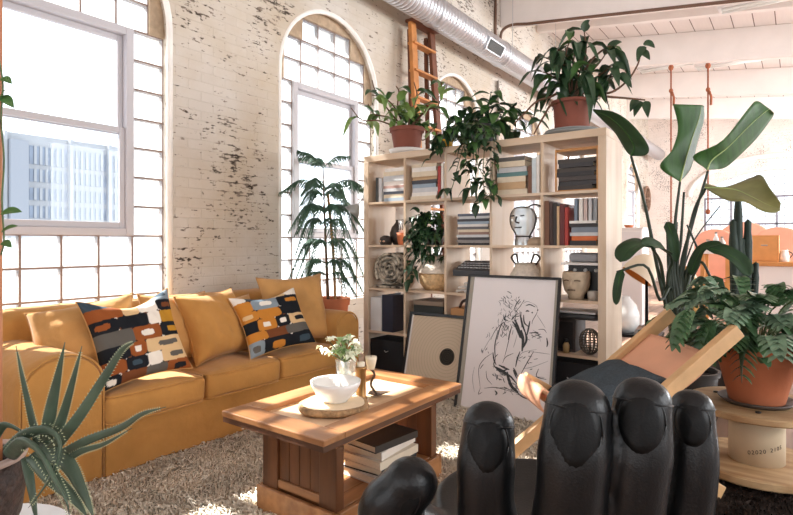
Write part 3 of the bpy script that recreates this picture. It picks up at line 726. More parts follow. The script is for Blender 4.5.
def on_paper(px, py):
    r = ray(px, py); t = (p_on - EYE).dot(nrm) / r.dot(nrm); return inv @ (EYE + r * t)
def strokes(lst, m, nm, wd):
    mb = MB(); mb.m = M
    for st in lst:
        w_ = wd
        if isinstance(st[0], (int, float)): w_ = st[0]; st = st[1:]
        pts = spline([Vector((on_paper(*p).x, on_paper(*p).y, -0.0148)) for p in st], 4 * (len(st) - 1))
        mb.tube(pts, [w_ * (0.35 + 0.65 * sin(pi * (i + 0.6) / len(pts))) for i in range(len(pts))], 6, 0.12, up=(0, 0, 1))
    mb.build(nm, m, root)
A = lambda x, y: (460 + x * 110 / 787, 268 + y * 72 / 515)        # two sheets of measured points
B2 = lambda x, y: (455 + x * 110 / 566, 330 + y * 100 / 515)
strokes([[0.004, A(430, 222), A(405, 255), A(385, 300)], [A(452, 240), A(430, 275), A(400, 310)], [0.003, A(385, 300), A(410, 320), A(385, 350), A(370, 375)],
         [0.005, A(330, 345), A(315, 365), A(345, 378)], [0.004, A(310, 385), A(285, 430), A(265, 512)], [A(300, 395), A(250, 450), A(220, 515)],
         [0.004, A(370, 420), A(355, 470), A(345, 515)], [0.005, A(470, 312), A(482, 306), A(496, 312)], [0.005, A(512, 320), A(522, 318)], [0.006, A(552, 300), A(560, 303)],
         [A(555, 310), A(540, 340), A(520, 375), A(515, 400)], [0.004, A(495, 465), A(550, 462), A(560, 470)], [A(560, 440), A(600, 440), A(620, 465)],
         [0.004, B2(222, 0), B2(205, 80), B2(208, 150)], [B2(190, 120), B2(150, 150), B2(122, 200), B2(130, 300)], [0.004, B2(208, 150), B2(200, 180), B2(225, 210)],
         [0.006, B2(200, 185), B2(235, 212), B2(275, 200)], [0.010, B2(268, 215), B2(278, 260), B2(300, 300)], [0.006, B2(240, 225), B2(280, 235), B2(320, 280)],
         [0.004, B2(300, 300), B2(340, 340), B2(385, 360)], [B2(210, 300), B2(260, 300), B2(330, 330)], [0.006, B2(205, 312), B2(215, 325), B2(208, 335)],
         [B2(150, 300), B2(210, 296), B2(300, 320)], [0.005, B2(300, 195), B2(312, 215), B2(322, 240)], [B2(285, 0), B2(275, 60), B2(255, 140)],
         [0.003, B2(405, 110), B2(370, 170), B2(340, 225)], [0.005, B2(472, 40), B2(476, 70), B2(472, 88)], [B2(300, 120), B2(260, 140), B2(245, 170)],
         [B2(340, 340), B2(380, 300), B2(390, 360)], [B2(130, 300), B2(120, 330), B2(140, 320)], [B2(160, 210), B2(165, 250), B2(190, 280)],
         [0.003, B2(320, 290), B2(350, 300), B2(380, 330)], [B2(245, 330), B2(265, 318)], [0.003, B2(430, 200), B2(420, 240), B2(470, 255)]], INK, 'ink_lines', 0.0022)
strokes([[0.007, A(375, 380), A(400, 420), A(430, 500)], [0.009, A(395, 370), A(420, 440), A(440, 505)], [0.007, A(430, 330), A(445, 400), A(470, 470)],
         [0.006, A(500, 380), A(490, 430), A(480, 480)], [0.005, A(455, 335), A(460, 390), A(490, 420)], [0.004, A(470, 270), A(500, 262), A(540, 280)],
         [0.010, B2(340, 0), B2(350, 50), B2(345, 110)], [0.008, B2(362, 10), B2(368, 50), B2(352, 90)], [0.005, B2(335, 110), B2(320, 150), B2(312, 190)],
         [0.009, B2(205, 190), B2(245, 212), B2(285, 240)], [0.010, B2(275, 270), B2(300, 300), B2(325, 322)], [0.006, B2(225, 180), B2(255, 195), B2(280, 205)],
         [0.005, B2(195, 115), B2(200, 150), B2(212, 180)], [0.006, B2(300, 205), B2(308, 225), B2(318, 250)]], INK, 'ink_wash', 0.005)
strokes([[B2(380, 110), B2(440, 118), B2(490, 125)], [B2(330, 140), B2(350, 115), B2(420, 100)], [B2(100, 190), B2(90, 250), B2(100, 320)], [B2(350, 200), B2(400, 190), B2(480, 160)],
         [B2(410, 240), B2(460, 245)], [A(545, 330), A(580, 380), A(610, 430)], [B2(400, 0), B2(430, 20), B2(440, 60)], [B2(140, 120), B2(160, 80), B2(190, 30)], [B2(300, 90), B2(310, 60), B2(320, 20)],
         [A(450, 255), A(480, 240), A(515, 250)], [A(515, 250), A(545, 270), A(555, 295)], [A(420, 300), A(440, 330), A(430, 360)]], INKL, 'pencil_lines', 0.0018)
rd = random.Random(12); hs = []
for cx, cy, sx, sy, n_, an in ((505, 322, 11, 22, 46, 1.35), (507, 300, 10, 10, 22, 1.0), (517, 314, 9, 16, 26, 2.0), (500, 372, 9, 8, 22, .6), (512, 386, 10, 10, 26, .9), (536, 335, 10, 6, 12, .2), (490, 350, 14, 26, 14, 1.9), (525, 360, 16, 10, 10, .3)):
    for k in range(n_):
        x, y = cx + rd.gauss(0, sx * .42), cy + rd.gauss(0, sy * .42); a = an + rd.gauss(0, .5); l_ = rd.uniform(2, 6)
        hs.append([rd.choice((.0015, .002, .003)), (x, y), (x + cos(a) * l_ * .5 + rd.uniform(-1, 1), y + sin(a) * l_ * .5), (x + cos(a) * l_, y + sin(a) * l_)])
strokes(hs, mat('soft_charcoal', (96, 98, 100), .9), 'charcoal_hatching', .002)

root, M, h = leaning('framed_target', 'square tan paper shooting target in black frame leaning left of the large drawing', 'framed picture', (-2.05, 3.31, 0.012), (-2.08, 3.505, 0.595), 0.74, 0.02, 0.025)
TP = bpy.data.materials.new('target_paper'); TP.use_nodes = True; nt = TP.node_tree; N = nt.nodes; L = nt.links
b = N['Principled BSDF']; b.inputs['Roughness'].default_value = 0.9
tc = N.new('ShaderNodeTexCoord'); ln = N.new('ShaderNodeVectorMath'); ln.operation = 'LENGTH'; L.new(tc.outputs['Object'], ln.inputs[0])
ml = N.new('ShaderNodeMath'); ml.operation = 'MULTIPLY'; ml.inputs[1].default_value = 42.0; L.new(ln.outputs['Value'], ml.inputs[0])
fr_ = N.new('ShaderNodeMath'); fr_.operation = 'FRACT'; L.new(ml.outputs[0], fr_.inputs[0])
rp = N.new('ShaderNodeValToRGB'); L.new(fr_.outputs[0], rp.inputs[0]); rp.color_ramp.elements[0].position = 0.16; rp.color_ramp.elements[0].color = (*lin((184, 168, 146)), 1)
rp.color_ramp.elements[1].position = 0.22; rp.color_ramp.elements[1].color = (*lin((200, 182, 158)), 1); L.new(rp.outputs[0], b.inputs['Base Color'])
q = MB(); q.m = Matrix.Translation((0, 0, 0)); q.box((-0.352, -h / 2 + 0.018, -0.003), (0.352, h / 2 - 0.018, 0.003))
o = q.build('target_paper', TP); o.parent = root
MI = Matrix.Translation(-Vector(root.location)) @ M @ Matrix.Translation((0.0, h / 2, -0.018)); o.matrix_local = MI
for rr0, rr1, mm in ((0.0, 0.062, BLK),):
    d = MB(); d.prism([(rr1 * cos(2 * pi * k / 40), rr1 * sin(2 * pi * k / 40)) for k in range(40)], 'Z', 0.003, 0.0042); d = d.build('bullseye', mat('target_black', (22, 22, 24), .95, spec=.05)); d.parent = o
rg = MB()
for rr in (0.012, 0.027, 0.042, 0.054):
    rg.tube([(rr * cos(2 * pi * k / 40), rr * sin(2 * pi * k / 40), 0.0045) for k in range(41)], 0.0007, 4)
rg = rg.build('bullseye_rings', mat('pale_print', (170, 160, 140), 0.9)); rg.parent = o
q = MB(); q.m = M; q.box((-0.352, 0.018, -0.014), (-0.335, h - 0.018, -0.008)); q.build('inner_lip', mat('pale_lip', (214, 210, 206), 0.7), root)

# ================================================================== SEATS AND LARGE THINGS IN THE ROOM
# ---- hand-shaped chair seen from behind: palm seat, four finger backrest, thumb armrest
LEA = mat('black_leather', (12, 13, 15), 0.33, 0, 0.25, 14, 0.12, 200, 0.42)
hc = empty('hand_chair', (-0.55, 1.45, 0), 'black leather chair shaped like an open hand, in the foreground', 'chair')
hb = MB()
def finger(base, mid, top, w0, w1, flat=0.8, n=16):
    """padded finger: slightly swollen between its joints, blunt rounded end"""
    P = spline([base, mid, top], n); d = (P[-1] - P[-2]).normalized()
    rad = []
    for i in range(n + 1):
        t = i / n; r = w0 + (w1 - w0) * t
        r *= 1 + 0.035 * cos(2 * pi * (t * 2.6 + 0.1))
        rad.append(r / 2)
    P = P[:-1]; rad = rad[:-1]; e = P[-1]; r = rad[-1]
    for a in (0.2, 0.4, 0.6, 0.8, 0.93, 0.99): 
        P.append(e + d * (r * 1.05 * a)); rad.append(r * (1 - a ** 2.6) ** 0.5)
    return P, rad
def fpt(px, py, d): return PD(px, py, d)
FINS = []
for (pxt, pyt, dt, pxb, w0, w1, pyb) in ((489, 419, 1.30, 484, 0.150, 0.128, 560), (578, 402, 1.20, 566, 0.165, 0.146, 600), (643, 394, 1.20, 630, 0.140, 0.128, 600), (692, 399, 1.26, 688, 0.125, 0.098, 590)):
    top = fpt(pxt, pyt, dt); bot = PD(pxb, pyb, dt + 0.02); base = Vector((bot.x * 0.8 - 0.55 * 0.2, bot.y * 0.8 + 1.45 * 0.2, 0.30)); midp = PD((pxt + pxb * 2) / 3, 500, dt - 0.015)
    P, rad = finger(base, midp, top, w0, w1); FINS.append((P, rad)); to = Vector((EYE.x - top.x, EYE.y - top.y, 0)).normalized()
    hb.tube(P, rad, 20, 0.82, up=to)
tt = fpt(411, 482, 1.30); tbm = PD(390, 520, 1.33)
P, rad = finger(Vector((-0.72, 1.28, 0.30)), tbm, tt, 0.170, 0.145); FINS.append((P, rad))
hb.tube(P, rad, 20, 0.85, up=(0.4, -1, 0.2))
# palm: a cupped cushion
PC = Vector((-0.56, 1.43, 0))
hb.lathe((PC.x, PC.y, 0), [(0.0, 0.12), (0.16, 0.14), (0.26, 0.22), (0.31, 0.33), (0.315, 0.40), (0.285, 0.435), (0.22, 0.425), (0.1, 0.41), (0.0, 0.405)], 40)
hb.lathe((PC.x, PC.y, 0), [(0.0, 0.05), (0.09, 0.05), (0.10, 0.16), (0.0, 0.18)], 24)
body = hb.build('hand_body', LEA, hc, True)
rm = body.modifiers.new('fuse', 'REMESH'); rm.mode = 'VOXEL'; rm.voxel_size = 0.0075; rm.use_smooth_shade = True
sm = body.modifiers.new('soft', 'SMOOTH'); sm.factor = 0.5; sm.iterations = 5
MB().lathe((PC.x, PC.y, 0), [(0.0, 0.012), (0.27, 0.012), (0.28, 0.02), (0.27, 0.035), (0.06, 0.05), (0.0, 0.05)], 36).build('pedestal', mat('black_steel', (28, 28, 30), 0.35, 0.8), hc, True)
NAIL = mat('black_nail_leather', (9, 10, 11), 0.45, 0, 0.15, 20, 0.1, 200, 0.25)
for i, (P, rad) in enumerate(FINS):
    # nail: a shallow oval pad on the side towards the camera, edged by a seam
    top = P[-7]; ax = (P[-7] - P[-10]).normalized(); to = (EYE - top); to = (to - ax * to.dot(ax)).normalized(); sd = ax.cross(to)
    w = rad[-7] * 0.74; ln = rad[-7] * 1.05; ctr = P[-7] - ax * rad[-7] * 0.45 
    nm = MB(); vs = []; n = 26; rings = ((1.0, -.006), (0.97, 0.003), (0.7, 0.006), (0.0, 0.007))
    def surf(a, b):   # a across, b along, returns a point on the finger's skin
        r = rad[-7]; q = min(0.97, abs(a) * w / r); return ctr + sd * (a * w) + ax * (b * ln) + to * (r * 0.82 * sqrt(1 - q * q) - max(0, b) ** 2 * 0.012)
    for k_, (s_, lift) in enumerate(rings):
        for k in range(n):
            t = 2 * pi * k / n; vs.append(surf(s_ * cos(t), s_ * sin(t)) + to * (lift + 0.0005))
    fs = [(r * n + k, r * n + (k + 1) % n, (r + 1) * n + (k + 1) % n, (r + 1) * n + k) for r in range(3) for k in range(n)]
    nm.add(vs, fs); nl = nm.build('nail', NAIL, hc, True)
    sm_ = MB(); sm_.tube([surf(1.02 * cos(t), 1.02 * sin(t)) + to * 0.001 for t in [2 * pi * k / 36 for k in range(37)]], 0.002, 6); sm_.build('nail_seam', LEA, nl, True)
    # stitched seam across the tip
    if i == 4: continue
    tp = P[-6]; r = rad[-6] * .985; fw = Vector((to.x, to.y, 0)).normalized()
    se = MB(); se.tube([tp + sd * (r * cos(a)) * 1.0 + to * (r * 0.82 * sin(a)) for a in [pi * k / 16 for k in range(17)]], 0.0018, 6); se.build('tip_seam', LEA, hc, True)

# ---- sling chair: crossed ash rails, leather headrest strap, denim cushion
ASH = wood('ash_rail', (222, 184, 140), (206, 162, 114), 'X', 0.45, 12); ASHR = mat('ash_rail_side', (214, 172, 124), 0.45, 0, 0.12, 9, 0.1, 40)
TANL = mat('natural_leather', (224, 166, 134), 0.5, 0, 0.05, 6, 0.08, 120, 0.4); DEN = mat('grey_denim', (70, 78, 84), 0.95, 0, 0.16, 120, 0.35, 260, 0.1)
ac = empty('sling_chair', (-0.65, 2.62, 0), 'low ash sling chair with tan leather strap and grey denim cushion beside the spool table', 'armchair')
NT = PD(733, 330, 2.32); FTp = PD(668, 313, 2.80); z = (NT.z + FTp.z) / 2
fwd = Vector((-0.74, -0.67, 0)).normalized(); side = Vector((-0.67, 0.74, 0)).normalized()
NTB = Vector((NT.x, NT.y, 0)); FTB = Vector((FTp.x, FTp.y, 0))
def P_side(b0, t, z): return b0 + fwd * t + Vector((0, 0, z))
for b0, zt_ in ((NTB, NT.z), (FTB, FTp.z)):
    MB().bar(P_side(b0, -0.02, zt_), P_side(b0, 0.86, 0.06), 0.045, 0.06).build('back_rail', ASHR, ac, bevel=0.004)
    o_ = side * (0.055 if b0 is FTB else -0.0) 
    MB().bar(P_side(b0, 0.78, 0.47) + side * 0.05 * (-1 if b0 is FTB else 1), P_side(b0, 0.02, 0.05) + side * 0.05 * (-1 if b0 is FTB else 1), 0.042, 0.058).build('seat_rail', ASHR, ac, bevel=0.004)
for t, z_, in ((0.74, 0.435), (0.06, 0.085)):
    MB().bar(P_side(NTB, t, z_) + side * 0.03, P_side(FTB, t, z_) - side * 0.03, 0.04, 0.04).build('cross_rail', ASHR, ac, bevel=0.004)
# strap at the top: tan leather loops from rail to rail
def ruled(a, b, n=10, m=10, sag=0.0, sagdir=(0, 0, -1)):
    """sheet between two polylines"""
    A_, B_ = spline(a, n), spline(b, n); vs = []; sd = Vector(sagdir)
    for i in range(n + 1):
        for j in range(m + 1):
            t = j / m; vs.append(A_[i].lerp(B_[i], t) + sd * sag * 4 * t * (1 - t))
    return vs, [(i * (m + 1) + j, i * (m + 1) + j + 1, (i + 1) * (m + 1) + j + 1, (i + 1) * (m + 1) + j) for i in range(n) for j in range(m)]
drop = (NT.z - 0.06) / 0.88
def onrail(b0, t, lift=0.0, sd=0.0): return P_side(b0, t, (NT.z if b0 is NTB else FTp.z) - drop * (t + 0.02) * (1.0 if b0 is NTB else (FTp.z - 0.06) / (NT.z - 0.06)) + lift) + side * sd
mb = MB(); vs, fs = ruled([onrail(NTB, t, 0.0, 0.02) for t in (0.11, 0.17, 0.25, 0.34)], [onrail(FTB, t, 0.0, -0.02) for t in (0.11, 0.17, 0.25, 0.34)], 10, 12, -0.012, (0.3, 0.3, -0.9))
mb.add(vs, fs)
vs, fs = ruled([onrail(NTB, t, z_, 0.02) for t, z_ in ((0.11, 0.0), (0.09, -0.03), (0.12, -0.07), (0.20, -0.07))], [onrail(FTB, t, z_, -0.02) for t, z_ in ((0.11, 0.0), (0.09, -0.03), (0.12, -0.07), (0.20, -0.07))], 8, 12, -0.012, (0.3, 0.3, -0.9))
mb.add(vs, fs); mb.build('headrest_strap', TANL, ac, True, solid=0.006)
mb = MB(); vs, fs = ruled([P_side(NTB, t, z_) + side * 0.06 for t, z_ in ((0.36, 0.46), (0.42, 0.36), (0.52, 0.30), (0.64, 0.38), (0.77, 0.48))], [P_side(FTB, t, z_) - side * 0.06 for t, z_ in ((0.36, 0.46), (0.42, 0.36), (0.52, 0.30), (0.64, 0.38), (0.77, 0.48))], 14, 10, 0.03)
mb.add(vs, fs); mb.build('seat_sling', TANL, ac, True, solid=0.006)
mb = MB(); vs, fs = ruled([P_side(NTB, t, z_) + side * 0.10 for t, z_ in ((0.755, 0.475), (0.80, 0.50), (0.815, 0.45), (0.79, 0.40))], [P_side(NTB, t, z_) + side * 0.38 for t, z_ in ((0.755, 0.475), (0.80, 0.50), (0.815, 0.45), (0.79, 0.40))], 8, 4)
mb.add(vs, fs); mb.build('front_strap', TANL, ac, True, solid=0.006)
cu = pillow('denim_cushion', 0.44, 0.46, 0.14, DEN, tuple((NTB + FTB) / 2 + fwd * 0.68 + Vector((0, 0, .335))), math.atan2(fwd.y, fwd.x), 1.18, 0.0, 'grey denim cushion lying in the sling chair below the leather strap', 'cushion')

# ---- cable spool as side table
PINE = wood('spool_pine', (204, 172, 130), (158, 118, 78), 'X', 0.6, 16); KRAFT = mat('spool_core_card', (206, 186, 156), 0.85, 0, 0.06, 5, 0.1)
SP = Vector((-0.165, 3.19, 0)); ZP = 0.352
sp = empty('cable_spool_table', SP, 'wooden cable spool standing on end as side table, holding the terracotta pot', 'side table')
def disc(z0, z1, r, nm):
    MB().lathe(SP, [(0.03, z0), (r - 0.006, z0), (r, z0 + 0.006), (r, z1 - 0.006), (r - 0.006, z1), (0.03, z1)], 48).build(nm, PINE, sp, bevel=0.0)
disc(ZP - 0.032, ZP, 0.30, 'top_disc'); disc(0.035, 0.075, 0.30, 'bottom_disc')
core = MB().lathe(SP, [(0.118, 0.075), (0.118, ZP - 0.032)], 40).build('core', KRAFT, sp, True)
for a in (0.6, 2.7, 4.8): MB().lathe(SP + Vector((0.2 * cos(a), 0.2 * sin(a), 0)), [(0.0, ZP), (0.012, ZP), (0.012, ZP + 0.006), (0.0, ZP + 0.008)], 10).build('bolt', mat('dark_bolt', (60, 56, 54), 0.4, 0.8), sp, True)
# stencilled figures on the core
def text_on(body, txt, M, size, m, name, parent, depth=0.0006):
    cu_ = bpy.data.curves.new(name, 'FONT'); cu_.body = txt; cu_.size = size; cu_.extrude = depth; cu_.align_x = 'CENTER'; cu_.align_y = 'CENTER'
    t = bpy.data.objects.new(name, cu_); COL.objects.link(t)
    dg = bpy.context.evaluated_depsgraph_get(); me = bpy.data.meshes.new_from_object(t.evaluated_get(dg)); bpy.data.objects.remove(t)
    me.transform(M); me.materials.append(m); o = bpy.data.objects.new(name, me); COL.objects.link(o); o.parent = parent; return o
STEN = mat('stencil_ink', (70, 60, 56), 0.9)
txt = '02020 2105'
for k, ch in enumerate(txt):
    if ch == ' ': continue
    ang = math.atan2(-SP.y, -SP.x) + (k - 4.5 + 2.6) * 0.13
    nrm = Vector((cos(ang), sin(ang), 0)); rt = Vector((-sin(ang), cos(ang), 0))
    M = Matrix(((rt.x, 0, nrm.x, nrm.x * 0.1182), (rt.y, 0, nrm.y, nrm.y * 0.1182), (0, 1, 0, 0.135 + 0.004 * k), (0, 0, 0, 1)))
    text_on(core, ch, M, 0.026, STEN, 'stencilled_figure', core)

TERRA = mat('terracotta', (186, 112, 78), 0.8, 0, 0.1, 5, 0.1, 60, 0.25); TERRA2 = mat('dark_terracotta', (122, 70, 56), 0.75, 0, 0.1, 6, 0.1, 60, 0.3); SOIL = mat('soil', (50, 36, 28), 0.95, 0, 0.3, 40, 0.6)
def pot(root, c, r0, r1, h, m, lip=0.035, saucer=None, sm_=None, soilz=0.03):
    c = Vector(c)
    MB().lathe(c, [(0, 0), (r0, 0), (r1 - 0.012, h - lip), (r1, h - lip), (r1 + 0.004, h), (r1 - 0.014, h), (r1 - 0.016, h - soilz - 0.01), (0, h - soilz - 0.012)], 32).build('pot', m, root, True).modifiers.new('es', 'EDGE_SPLIT').split_angle = radians(40)
    MB().lathe(c, [(0, h - soilz - 0.008), (r1 - 0.017, h - soilz - 0.008), (r1 * .4, h - soilz + 0.006), (0, h - soilz + 0.008)], 20).build('soil', SOIL, root, True)
    if saucer:
        MB().lathe(c, [(0, -saucer[1]), (saucer[0] * 0.85, -saucer[1]), (saucer[0], -0.002 + 0.012), (saucer[0] - 0.008, 0.012), (saucer[0] * 0.8, -0.001), (0, -0.001)], 32).build('saucer', sm_ or m, root, True)

# ---- spiral duct along the window wall
def spiral_mat():
    m = bpy.data.materials.new('galvanised_steel'); m.use_nodes = True; nt = m.node_tree; N = nt.nodes; L = nt.links; b = N['Principled BSDF']
    b.inputs['Base Color'].default_value = (*lin((200, 200, 204)), 1); b.inputs['Metallic'].default_value = 0.75; b.inputs['Roughness'].default_value = 0.38
    tc = N.new('ShaderNodeTexCoord'); sp_ = N.new('ShaderNodeSeparateXYZ'); L.new(tc.outputs['Object'], sp_.inputs[0])
    mu = N.new('ShaderNodeMath'); mu.operation = 'MULTIPLY'; mu.inputs[1].default_value = 52.0; L.new(sp_.outputs[1], mu.inputs[0])
    sn = N.new('ShaderNodeMath'); sn.operation = 'SINE'; L.new(mu.outputs[0], sn.inputs[0])
    pw = N.new('ShaderNodeMath'); pw.operation = 'POWER'; pw.inputs[1].default_value = 6; ab = N.new('ShaderNodeMath'); ab.operation = 'ABSOLUTE'; L.new(sn.outputs[0], ab.inputs[0]); L.new(ab.outputs[0], pw.inputs[0])
    bp = N.new('ShaderNodeBump'); bp.inputs['Strength'].default_value = 0.9; bp.inputs['Distance'].default_value = 0.02; L.new(pw.outputs[0], bp.inputs['Height']); L.new(bp.outputs[0], b.inputs['Normal']); return m
STEEL = spiral_mat(); STEELP = mat('steel_band', (198, 200, 204), 0.35, 0.8)
DX, DZ, DR = -3.26, 3.70, 0.165
du = empty('ventilation_duct', (DX, 6, DZ), 'round spiral steel ventilation duct running along the window wall under the ceiling', 'duct')
MB().tube([(DX, y, DZ) for y in (0.5, 6, 12, 17.3)], DR, 32, up=(0, 0, 1)).build('pipe', STEEL, du, True)
for y in (3.4, 5.1, 6.8, 8.5, 10.2, 11.9, 13.6):
    MB().tube([(DX, y - 0.03, DZ), (DX, y + 0.03, DZ)], DR + 0.008, 32, up=(0, 0, 1)).build('coupling', STEELP, du, True)
    if y > 3.5: MB().tube([(DX, y + 0.4, DZ + DR), (DX, y + 0.4, 4.86)], 0.004, 6).build('hanger_rod', STEELP, du)
MB().tube([(DX, 0.5, DZ), (DX, 0.47, DZ)], DR * 0.98, 32, up=(0, 0, 1)).build('end_cap', STEELP, du, True)
# grille on the side towards the room
ga = radians(-28); gx = Vector((cos(ga), 0, sin(ga))); gz = Vector((-sin(ga), 0, cos(ga)))
GY0, GY1 = PX(488, 50, DX + DR * 0.95).y, PX(503, 50, DX + DR * 0.95).y
GC = Vector((DX, (GY0 + GY1) / 2, DZ)) + gx * (DR + 0.004); gl = 0.22
g = MB(); g.m = Matrix(((0, gz.x, gx.x, GC.x), (1, gz.y, gx.y, GC.y), (0, gz.z, gx.z, GC.z), (0, 0, 0, 1)))
for a, b_ in (((-gl, -0.075, -0.03), (-gl + 0.02, 0.075, 0.012)), ((gl - 0.02, -0.075, -0.03), (gl, 0.075, 0.012)), ((-gl + .02, -0.075, -0.03), (gl - .02, -0.06, 0.012)), ((-gl + .02, 0.06, -0.03), (gl - .02, 0.075, 0.012))): g.box(a, b_)
gr = g.build('grille', STEELP, du)
g2 = MB(); g2.m = g.m; g2.box((-gl + 0.02, -0.06, -0.02), (gl - 0.02, 0.06, -0.002))
for k in range(9): g2.bar((-gl + 0.02, -0.05 + k * 0.0125, 0.004), (gl - 0.02, -0.05 + k * 0.0125, 0.004), 0.003, 0.008)
g2.build('louvres', mat('dark_louvre', (92, 92, 90), 0.5, 0.4), gr)

# ---- tall folded step ladder against the wall between two windows
LWD = mat('ladder_pine', (184, 120, 62), 0.6, 0, 0.15, 10, 0.15, 50); LWD2 = mat('ladder_dark_wood', (104, 58, 34), 0.6, 0, 0.2, 10, 0.15, 50)
ly0, ly1 = PX(412, 60, -3.45).y, PX(431, 60, -3.45).y; lt = PX(412, 22, -3.45).z
ld = empty('step_ladder', (-3.35, (ly0 + ly1) / 2, 0), 'tall wooden step ladder folded against the brick wall behind the bookcase', 'ladder')
MB().bar((-3.22, ly0 - 0.04, 0.0), (-3.45, ly0, lt), 0.10, 0.045, up=(1, 0, 0)).build('side_rail', LWD, ld, bevel=0.004)
MB().bar((-3.22, ly1 + 0.10, 0.0), (-3.45, ly1, lt), 0.10, 0.045, up=(1, 0, 0)).build('side_rail', LWD2, ld, bevel=0.004)
for a, b_ in ((ly0 + 0.03, ly0 + 0.05), (ly1 - 0.05, ly1 + 0.0)):
    MB().bar((-3.42, a, 0.0), (-3.52, b_, lt - 0.05), 0.04, 0.04, up=(1, 0, 0)).build('rear_leg', LWD2, ld, bevel=0.003)
k = 0.28
while k < lt - 0.1:
    x = -3.22 - 0.23 * k / lt; w = 0.10 * (1 - k / lt)
    MB().box((x - 0.05, ly0 - 0.04, k), (x + 0.05, ly1 + w, k + 0.024)).build('tread', LWD, ld, bevel=0.003); k += 0.305
MB().box((-3.50, ly0 - 0.06, lt - 0.01), (-3.36, ly1 + 0.06, lt + 0.02)).build('top_cap', LWD2, ld, bevel=0.003)

# ---- pipes
PIPE = mat('brown_conduit', (112, 84, 68), 0.5, 0.2); PIPEG = mat('grey_conduit', (150, 140, 132), 0.5, 0.2)
yb = 7.44
MB().tube([(XW + 0.03, yb, 3.95)] + spline([(XW + 0.03, yb, 4.10), (XW + 0.06, yb, 4.27), (XW + 0.2, yb, 4.33), (XW + 0.45, yb, beam_z(XW + 0.45) - 0.02)], 10) + [(XW + 3, yb, beam_z(XW + 3) - 0.02), (XR - 0.1, yb, beam_z(XR - 0.1) - 0.02)], 0.022, 8).build('conduit', PIPE, None, True, label='brown conduit running under the nearest white roof beam and bending down the wall', cat='pipe')
MB().tube([(XW + 0.03, 7.36, 0.3), (XW + 0.03, 7.36, 3.52)], 0.02, 8).build('wall_pipe', PIPEG, None, True, label='thin grey pipe rising up the brick wall beside the third window', cat='pipe')
MB().tube([(XW + 0.025, 7.30, 4.0), (XW + 0.025, 7.30, 4.84)], 0.02, 8).build('corner_pipe', PIPE, None, True, label='short dark pipe on the wall at the near side of the roof beam', cat='pipe')

# ---- ropes hanging from the second beam
ROPE = mat('orange_rope', (158, 92, 62), 0.9, 0, 0.2, 60, 0.5, 200)
for px, zb_, lab in ((671, 1.30, 'orange rope with big knots hanging from a roof beam, nearer the bookcase'), (708, 1.62, 'orange rope with big knots hanging from a roof beam, farther from the bookcase')):
    p = PY(px, 62, 10.15); zt_ = beam_z(p.x)
    r = MB(); r.tube([(p.x, 10.15, zt_), (p.x, 10.15, zb_)], 0.013, 8)
    ro = r.build('rope', ROPE, None, True, label=lab, cat='rope', group=None, origin=(p.x, 10.15, zb_))
    for zk, rr in ((zt_ - 0.03, 0.045), (zt_ - 0.42, 0.035), (zb_ + 0.02, 0.04)):
        kn = MB(); kn.lathe((p.x, 10.15, zk), [(0.0, -rr * 1.3), (rr * .7, -rr * .8), (rr, 0), (rr * .7, rr * .8), (0, rr * 1.3)], 12); kn.build('knot', ROPE, ro, True)
    tl = MB(); tl.tube([(p.x + 0.02, 10.13, zt_ - 0.45), (p.x + 0.05, 10.12, zt_ - 0.55), (p.x + 0.045, 10.12, zt_ - 0.68)], 0.02, 6); tl.build('rope_end', ROPE, ro, True)

# ---- strip lights under the ceiling
LW_ = mat('fixture_enamel', (226, 222, 220), 0.4); TUBE = mat('fluorescent_tube', (240, 240, 236), 0.3)
for (x, y, lab) in ((PY(775, 16, 8.7).x, 8.45, 'white strip light between the two nearest beams'), (PY(735, 66, 11.4).x, 11.3, 'white strip light between the second and third beams, at the right'), (PY(690, 66, 11.4).x - 0.25, 11.3, 'white strip light between the second and third beams, nearer the ropes')):
    zc_ = beam_z(x) + 0.30; l = empty('strip_light', (x, y, zc_), lab, 'ceiling light')
    MB().box((x - 0.62, y - 0.09, zc_ + 0.02), (x + 0.62, y + 0.09, zc_ + 0.09)).build('housing', LW_, l, bevel=0.006)
    for o_ in (-0.05, 0.05): MB().tube([(x - 0.58, y + o_, zc_), (x + 0.58, y + o_, zc_)], 0.018, 10).build('fluorescent_tube', TUBE, l, True)
    for o_ in (-0.5, 0.5): MB().tube([(x + o_, y, zc_ + 0.09), (x + o_, y, beam_z(x + o_) + 0.5)], 0.008, 6).build('hanger_rod', STEELP, l)

# ---- wooden post at the left edge
pp = PD(-3.5, 200, 1.25)
MB().box((pp.x - 0.018, pp.y - 0.0125, 0), (pp.x + 0.0, pp.y + 0.0125, 2.3)).build('wooden_post', wood('post_pine', (190, 128, 86), (160, 100, 64), 'Z'), None, bevel=0.002, label='slim wooden post at the far left edge carrying a trailing vine', cat='post')

